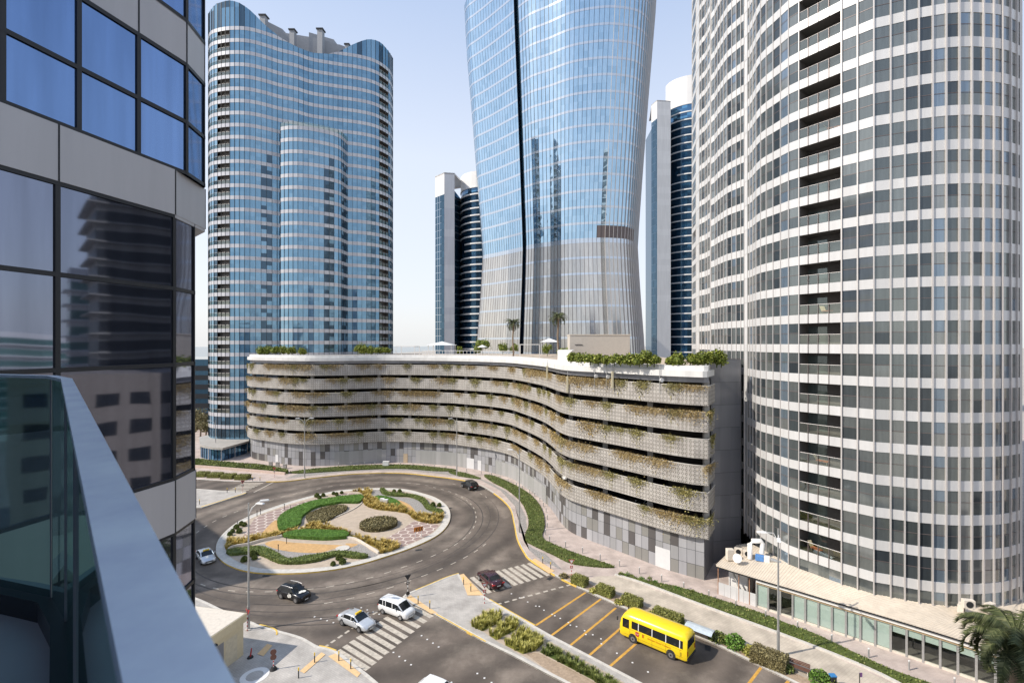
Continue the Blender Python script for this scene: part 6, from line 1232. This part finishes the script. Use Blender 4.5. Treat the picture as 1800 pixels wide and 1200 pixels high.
B0, B1 = bollard(), bollard(True)
def put(proto, pts, fmt, grp, z=KH):
    for k, (x, y) in enumerate(pts):
        o = proto if 'placed' not in proto else copy_tree(proto); proto['placed'] = 1; g = G(x, y, z); place(o, (g.x, g.y, z), 0, fmt % ORD[k], grp)
put(B0, [(420 + x / 3.75, 560 + 1003 / 3.75 - 3 + .0 * x) for x in (75, 137, 232)] + [(595,819.5),(617,818.5),(641,818.5),(659,819),(680,818.5),(704,818.5),(726,819),(744,820.5),(764,822),(784,823.5),(820,829),(846,833),(864,836.5)], '%s from the left of the grey bollards in front of the far garage wall', 'grey bollards in front of the far garage wall')
put(B0, [(879,842),(893,848),(908,854.5),(918,860),(931,866),(940,872),(949,881),(955,890),(960,900),(962,913),(962,927),(959,939.5),(966,951.5),(994,961.5),(1024,972),(1055,984),(1089,995.5),(1124,1008),(1163,1022),(1202,1035.5),(1246,1050)], '%s grey bollard along the curved garage walkway counting from the far end', 'grey bollards on the curved garage walkway')
put(B0, [(1293.5,1067.5),(1346,1086),(1402,1106),(1462,1130),(1527,1155),(1598,1177),(1678,1208)], '%s from the left of the grey bollards in front of the shop windows', 'grey bollards by the shops')
put(B1, [(524.8,1191),(553,1163.8),(595.6,1161),(616.5,1175)], '%s from the left of the yellow topped posts at the near left kerb', 'yellow topped posts')
put(B1, [(735,1060.7),(755.5,1069.5),(815,1027),(827.6,1039)], '%s from the left of the yellow topped posts on the central median', 'yellow topped posts')
put(B1, [(954,990),(968,999.7)], '%s yellow topped post at the right zebra crossing on the garage side', 'yellow topped posts')
put(B1, [(350.7,886),(399.3,865.3),(413.6,865.3),(444,845),(457,845)], '%s from the left of the yellow topped posts around the far west crossing', 'yellow topped posts')
def sign_post(px, py, hh, label, kind='give', rz=0.0, z=KH):
    r = empty('road_sign', G(px, py, z), label, 'road sign', 'road signs', rz)
    n = 8
    for k in range(n): m = MB(); m.tube([(0, 0, hh * .72 * k / n), (0, 0, hh * .72 * (k + 1) / n)], .045, 7); m.build('pole_band', (M['whitep'] if k % 2 else (M['red'] if kind != 'black' else M['dark'])), r)
    m = MB(); m.tube([(0, 0, hh * .72), (0, 0, hh)], .035, 6); m.build('pole_top', M['steel'], r)
    if kind in ('give', 'back', 'black'):
        for s, mt, y in ((.42, M['red'] if kind != 'black' else M['dark'], -.05), (.27, M['whitep'] if kind == 'give' else M['dark'], -.062)):
            zc = hh - .30; m = MB(); m.mesh([(-s, y, zc + s * .62), (s, y, zc + s * .62), (0, y, zc - s * 1.0)], [(0, 1, 2)]); m.build('sign_face' if y == -.062 else 'sign_border', mt, r)
        m = MB(); m.box((0, -.05, hh - 1.05), (.38, .03, .36)); m.build('lower_plate', M['red'] if kind == 'give' else M['dark'], r, bevel=.01); m = MB(); m.box((0, -.07, hh - 1.05), (.2, .01, .2)); m.build('plate_symbol', M['stone'], r)
    return r
sign_post(1004.7, 1017, 2.7, 'give way sign on a red and white pole by the first box hedge'); sign_post(851.7, 1060, 2.6, 'give way sign on a striped pole behind the maroon sedan', 'give', .3)
o = sign_post(716.8, 1049.5, 2.9, 'dark sign on a black and white pole at the median tip behind the van', 'black', .5); m = MB(); m.disc((0, -.05, .55), .24, (0, 1, 0), .1, 14); m.build('round_marker', M['dark'], o)
o = sign_post(480.8, 1176, 2.0, 'temporary road sign with round brown discs and a black base on the shaded pavement', 'black2', .3); m = MB(); [m.disc((0, -.06, z_), .28, (0, 1, 0), .04, 14) for z_ in (1.25, 1.75)]; m.build('round_disc', mat('rusty_disc', (.16, .07, .05), .7), o); m = MB(); m.tube([(0, 0, 0), (0, 0, .28)], [.36, .2], 12); m.build('rubber_base', M['tyre'], o)
sign_post(434.5, 1108, 2.4, 'give way sign seen behind the left street lamp', 'back', 2.6); sign_post(426.7, 865, 2.6, 'striped pole sign at the tip of the west median crossing', 'back', .2); sign_post(482.4, 838, 2.3, 'striped pole sign on the pavement by the far left street lamp', 'back', -.2)
m = MB(); m.tube([(0, 0, 0), (0, 0, .12)], [.3, .26], 12); r = empty('traffic_cone', G(440, 1155, KH), 'small red and white marker post on a black base beside the kiosk', 'marker post'); m.build('base', M['tyre'], r); m = MB(); m.tube([(0, 0, .1), (.08, 0, .6)], .07, 8); m.build('red_post', M['red'], r); m = MB(); m.tube([(.08, 0, .6), (.12, 0, .95)], .06, 8); m.build('tip', M['red'], r); r.name = 'marker_post'
# chevron board of the island
g = clipin([G(735.5, 944, KI).xy])[0]; r = wroot('chevron_board', (g.x, g.y, KI), 'orange chevron board on white posts on the right hexagon paving of the island', 'road sign'); ua = Vector((.62, -.78)); m = MB(); m.box((g.x, g.y, KI + 1.35), (1.5, .06, .75), .55); m.build('board', mat('orange_board', (.55, .18, .02), .5), r)
m = MB()
for k in range(3):
    for s in (-1, 1): c = (-.42 + .42 * k); d = Vector((math.cos(.55), math.sin(.55))); p = Vector((g.x, g.y)) + d * c + Vector((math.sin(.55), -math.cos(.55))) * .04; q = p + d * .16; m.mesh([(p.x, p.y, KI + 1.35), (p.x + d.x * .12, p.y + d.y * .12, KI + 1.35), (q.x + d.x * .12, q.y + d.y * .12, KI + 1.35 + s * .3), (q.x, q.y, KI + 1.35 + s * .3)], [(0, 1, 2, 3)])
m.build('chevrons', M['dark'], r)
for s in (-.5, .5): m = MB(); m.tube([(g.x + s * .85, g.y + s * .52, KI), (g.x + s * .85, g.y + s * .52, KI + 1.1)], .05, 6); m.build('post', M['whitep'], r)
for k, (x, y) in enumerate(((545, 360), (583, 372))): g = G(590 + x / 6.667, 830 + y / 6.667, KI); m = MB(); m.box((0, 0, .45), (.7 + .2 * k, .6, .9)); m.box((0, 0, .93), (.76 + .2 * k, .66, .06)); o = m.build('utility_box', M['whitep']); o.location = g; tag(o, ('smaller', 'larger')[k] + ' white utility box on the small lawn of the island', 'utility box', 'white boxes on the island')
g = G(590 + 80 / 6.667, 830 + 893 / 6.667, KI); m = MB(); m.tube([(0, 0, 0), (0, 0, .12)], 1.05, 24); o = m.build('round_cover', M['kerb']); o.location = g; tag(o, 'pale round concrete cover on the gravel of the island', 'cover')
for k, (x, y) in enumerate(((825, 835), (728, 925), (800, 435), (868, 450), (350, 480), (318, 505), (190, 650))): 
    p = clipin([G(380 + x / 6.667, 830 + y / 6.667, KI).xy])[0]; m = MB(); m.tube([(0, 0, 0), (0, 0, 1.0)], .05, 6); m.box((0, 0, 1.03), (.14, .14, .1)); o = m.build('garden_light', M['dark']); o.location = (p.x, p.y, KI); tag(o, '%s of the thin dark garden light posts on the left half of the island, ordered as they run clockwise' % ORD[k] if 0 else ('thin garden light post before the oval bed', 'thin garden light post on the orange soil edge', 'thin garden light post left of the crescent bed, upper', 'thin garden light post left of the crescent bed, lower', 'dark post touching the street lamp on the island rim', 'dark post left of the street lamp on the island rim', 'dark post among the far left round shrubs')[k], 'garden light', 'garden lights on the island')
for k, (x, y) in enumerate(((451, 819), (463, 819.5), (476, 823))): g = G(x + 25, y, KH); m = MB(); m.box((0, 0, .55), (.8, .5, 1.1)); m.box((0, 0, 1.13), (.9, .6, .06)); o = m.build('utility_cabinet', M['conc']); o.location = g; tag(o, '%s from the left of the small grey cabinets right of the long hedge' % ORD[k], 'cabinet', 'small grey cabinets')
g = G(678.5, 819, KH); m = MB(); m.box((0, 0, .6), (1.5, .9, 1.2)); m.box((0, 0, 1.23), (1.6, 1.0, .06)); o = m.build('utility_cabinet', M['whitep']); o.location = g; tag(o, 'wide white cabinet on the grass strip before the far garage wall', 'cabinet')
# shelter, bench, bin
hd = math.atan2(-2.45, 3.05); g = G(1230, 1120, KH); r = empty('bus_shelter', g, 'small shelter with a curved translucent roof behind the school bus', 'bus shelter', None, hd); m = MB(); S = [[(-1.5, y, z), (1.5, y, z)] for y, z in ((-.7, .95), (-.4, 1.12), (0, 1.2), (.4, 1.14), (.7, 1.0))]
for a, b in zip(S, S[1:]): m.face([a[0], a[1], b[1], b[0]], sm=True)
m.build('roof', mat('translucent_sheet', (.50, .56, .60), .2, .1), r)
for x in (-1.4, 1.4): m = MB(); m.tube([(x, .6, 0), (x, .6, 1.05)], .05, 6); m.build('post', M['steel'], r); m = MB(); m.tube([(x, -.7, .93), (x, 0, 1.18), (x, .7, .97)], .04, 6); m.build('roof_rib', M['steel'], r)
m = MB(); m.box((0, .3, .45), (2.4, .4, .06)); m.build('seat', M['steel'], r)
g = G(1404, 1180, KH); r = empty('park_bench', g, 'brown slatted bench right of the brownish hedge on the brick walkway', 'bench', None, hd); wdm = mat('bench_wood', (.13, .06, .04), .7)
m = MB(); [m.box((0, y, .45), (1.9, .1, .04)) for y in (-.22, -.08, .06, .2)]; m.build('seat', wdm, r); m = MB(); [m.box((0, .27, z_), (1.9, .04, .1)) for z_ in (.62, .76, .9)]; m.build('backrest', wdm, r)
for x in (-.8, .8): m = MB(); m.box((x, 0, .22), (.08, .5, .44)); m.build('leg', M['kerb'], r)
g = G(1464, 1206, KH); r = empty('litter_bin', g, 'dark litter bin with a blue lid at the kerbside shrubs', 'litter bin'); m = MB(); m.box((0, 0, .5), (.5, .45, 1.0)); m.build('bin_body', M['dark'], r, bevel=.03); m = MB(); m.box((0, 0, 1.06), (.56, .5, .12)); m.build('lid', mat('blue_lid', (.03, .18, .42), .5), r, bevel=.03)
g = G(1511, 1205, KH); r = empty('walkway_sign', g, 'small purple notice on a dark post right of the litter bin', 'sign'); m = MB(); m.tube([(0, 0, 0), (0, 0, 1.2)], .04, 6); m.build('post', M['dark'], r); m = MB(); m.box((.12, 0, 1.05), (.26, .04, .4)); m.build('board', mat('purple_board', (.18, .08, .22), .5), r)
for k, (x, y) in enumerate(((468, 1008.5), (736, 963), (790, 890), (967, 1013), (1244, 1135))): g = G(x, y + 3); m = MB(); [m.box((q * .12, 0, .012), (.05, .5, .02)) for q in range(-3, 4)]; m.box((0, 0, .008), (1.0, .6, .01)); o = m.build('drain_grate', M['dark']); o.location = g; o.rotation_euler = (0, 0, .3 * k); tag(o, ('dark drain grate at the near left kerb of the island', 'dark drain grate at the near right kerb of the island', 'dark drain grate at the far right kerb of the island', 'dark drain grate beside the right zebra crossing', 'dark drain grate at the kerb behind the school bus')[k], 'drain', 'drain grates')
# aerials on the garage
def aerial(px, zb, label, kind):
    k = min(range(len(SPf)), key=lambda i: abs(pxof(SPf[i]) - px)); p = SPf[k]; r = wroot('aerial', (p.x, p.y, zb), label, 'aerial', 'phone aerials on the garage parapet'); m = MB(); m.tube([(p.x - .1, p.y - .15, zb - 1.2), (p.x - .1, p.y - .15, zb + 2.6)], .05, 6); m.build('mast', M['steel'], r)
    m = MB(); 
    if kind == 'panel': m.box((p.x - .15, p.y - .35, zb + .2), (.34, .2, 2.6)); m.build('antenna', mat('cream_antenna', (.6, .54, .38), .5), r, bevel=.03)
    else: m.disc((p.x + .15, p.y - .3, zb + .6), .28, (.2, -1, 0), .2, 12); m.build('dish', M['whitep'], r)
aerial(1076, 26.3, 'cream panel aerial on the top parapet, left of the right bushes', 'panel'); aerial(963, 26.3, 'cream panel aerial on the top parapet at the inner bend', 'panel'); aerial(1047, 26.3, 'first thin mast with a small white dish on the top parapet', 'dish'); aerial(1062, 26.3, 'second thin mast with a small white dish on the top parapet', 'dish'); aerial(1155, 26.3, 'thin mast with a small white dish nearest the right corner', 'dish'); aerial(998, 25.0, 'grey antenna bundle hanging on the top parapet right of the bend', 'panel')
for o in list(bpy.data.objects):
    if 'placed' in o: del o['placed']

# bits and pieces on the balconies of the banded tower
def bchair():
    r = empty('balcony_chair', (0, 0, 0), 'x', 'chair', 'loungers on the balconies'); m = MB(); m.box((0, 0, .35), (1.3, .6, .08)); m.build('seat', mat('coral_cloth', (.60, .22, .12), .8), r); m = MB(); m.mesh([(-.65, -.3, .38), (-.65, .3, .38), (-1.05, .3, 1.0), (-1.05, -.3, 1.0)], [(0, 1, 2, 3)]); m.build('backrest', mat('cream_cloth', (.62, .56, .40), .8), r)
    for x in (-.5, .5): m = MB(); m.box((x, 0, .16), (.06, .5, .32)); m.build('leg', M['steel'], r)
    return r
bc = bchair()
for k, (lv, lb) in enumerate(((9, 'coral and cream lounger on a balcony level with the garage roof'), (1, 'coral and cream lounger on the lowest balcony above the shop roof'), (4, 'coral and cream lounger on the fourth balcony up from the shop roof'), (15, 'coral and cream lounger on a high balcony near the middle of the column'), (20, 'coral and cream lounger on the highest furnished balcony'))):
    o = bc if k == 0 else copy_tree(bc); a, b = allR[bi[0]], allR[bi[1]]; c = a.lerp(b, (.6, .35, .5, .75, .3)[k]); t = (b - a).normalized(); c = c + Vector((-t.y, t.x)) * .8; place(o, (c.x, c.y, heads[lv] - WH + .02), math.atan2(t.y, t.x) + .3 * (k - 2), lb)

for o in list(bpy.data.objects):
    if '_w' in o: del o['_w']
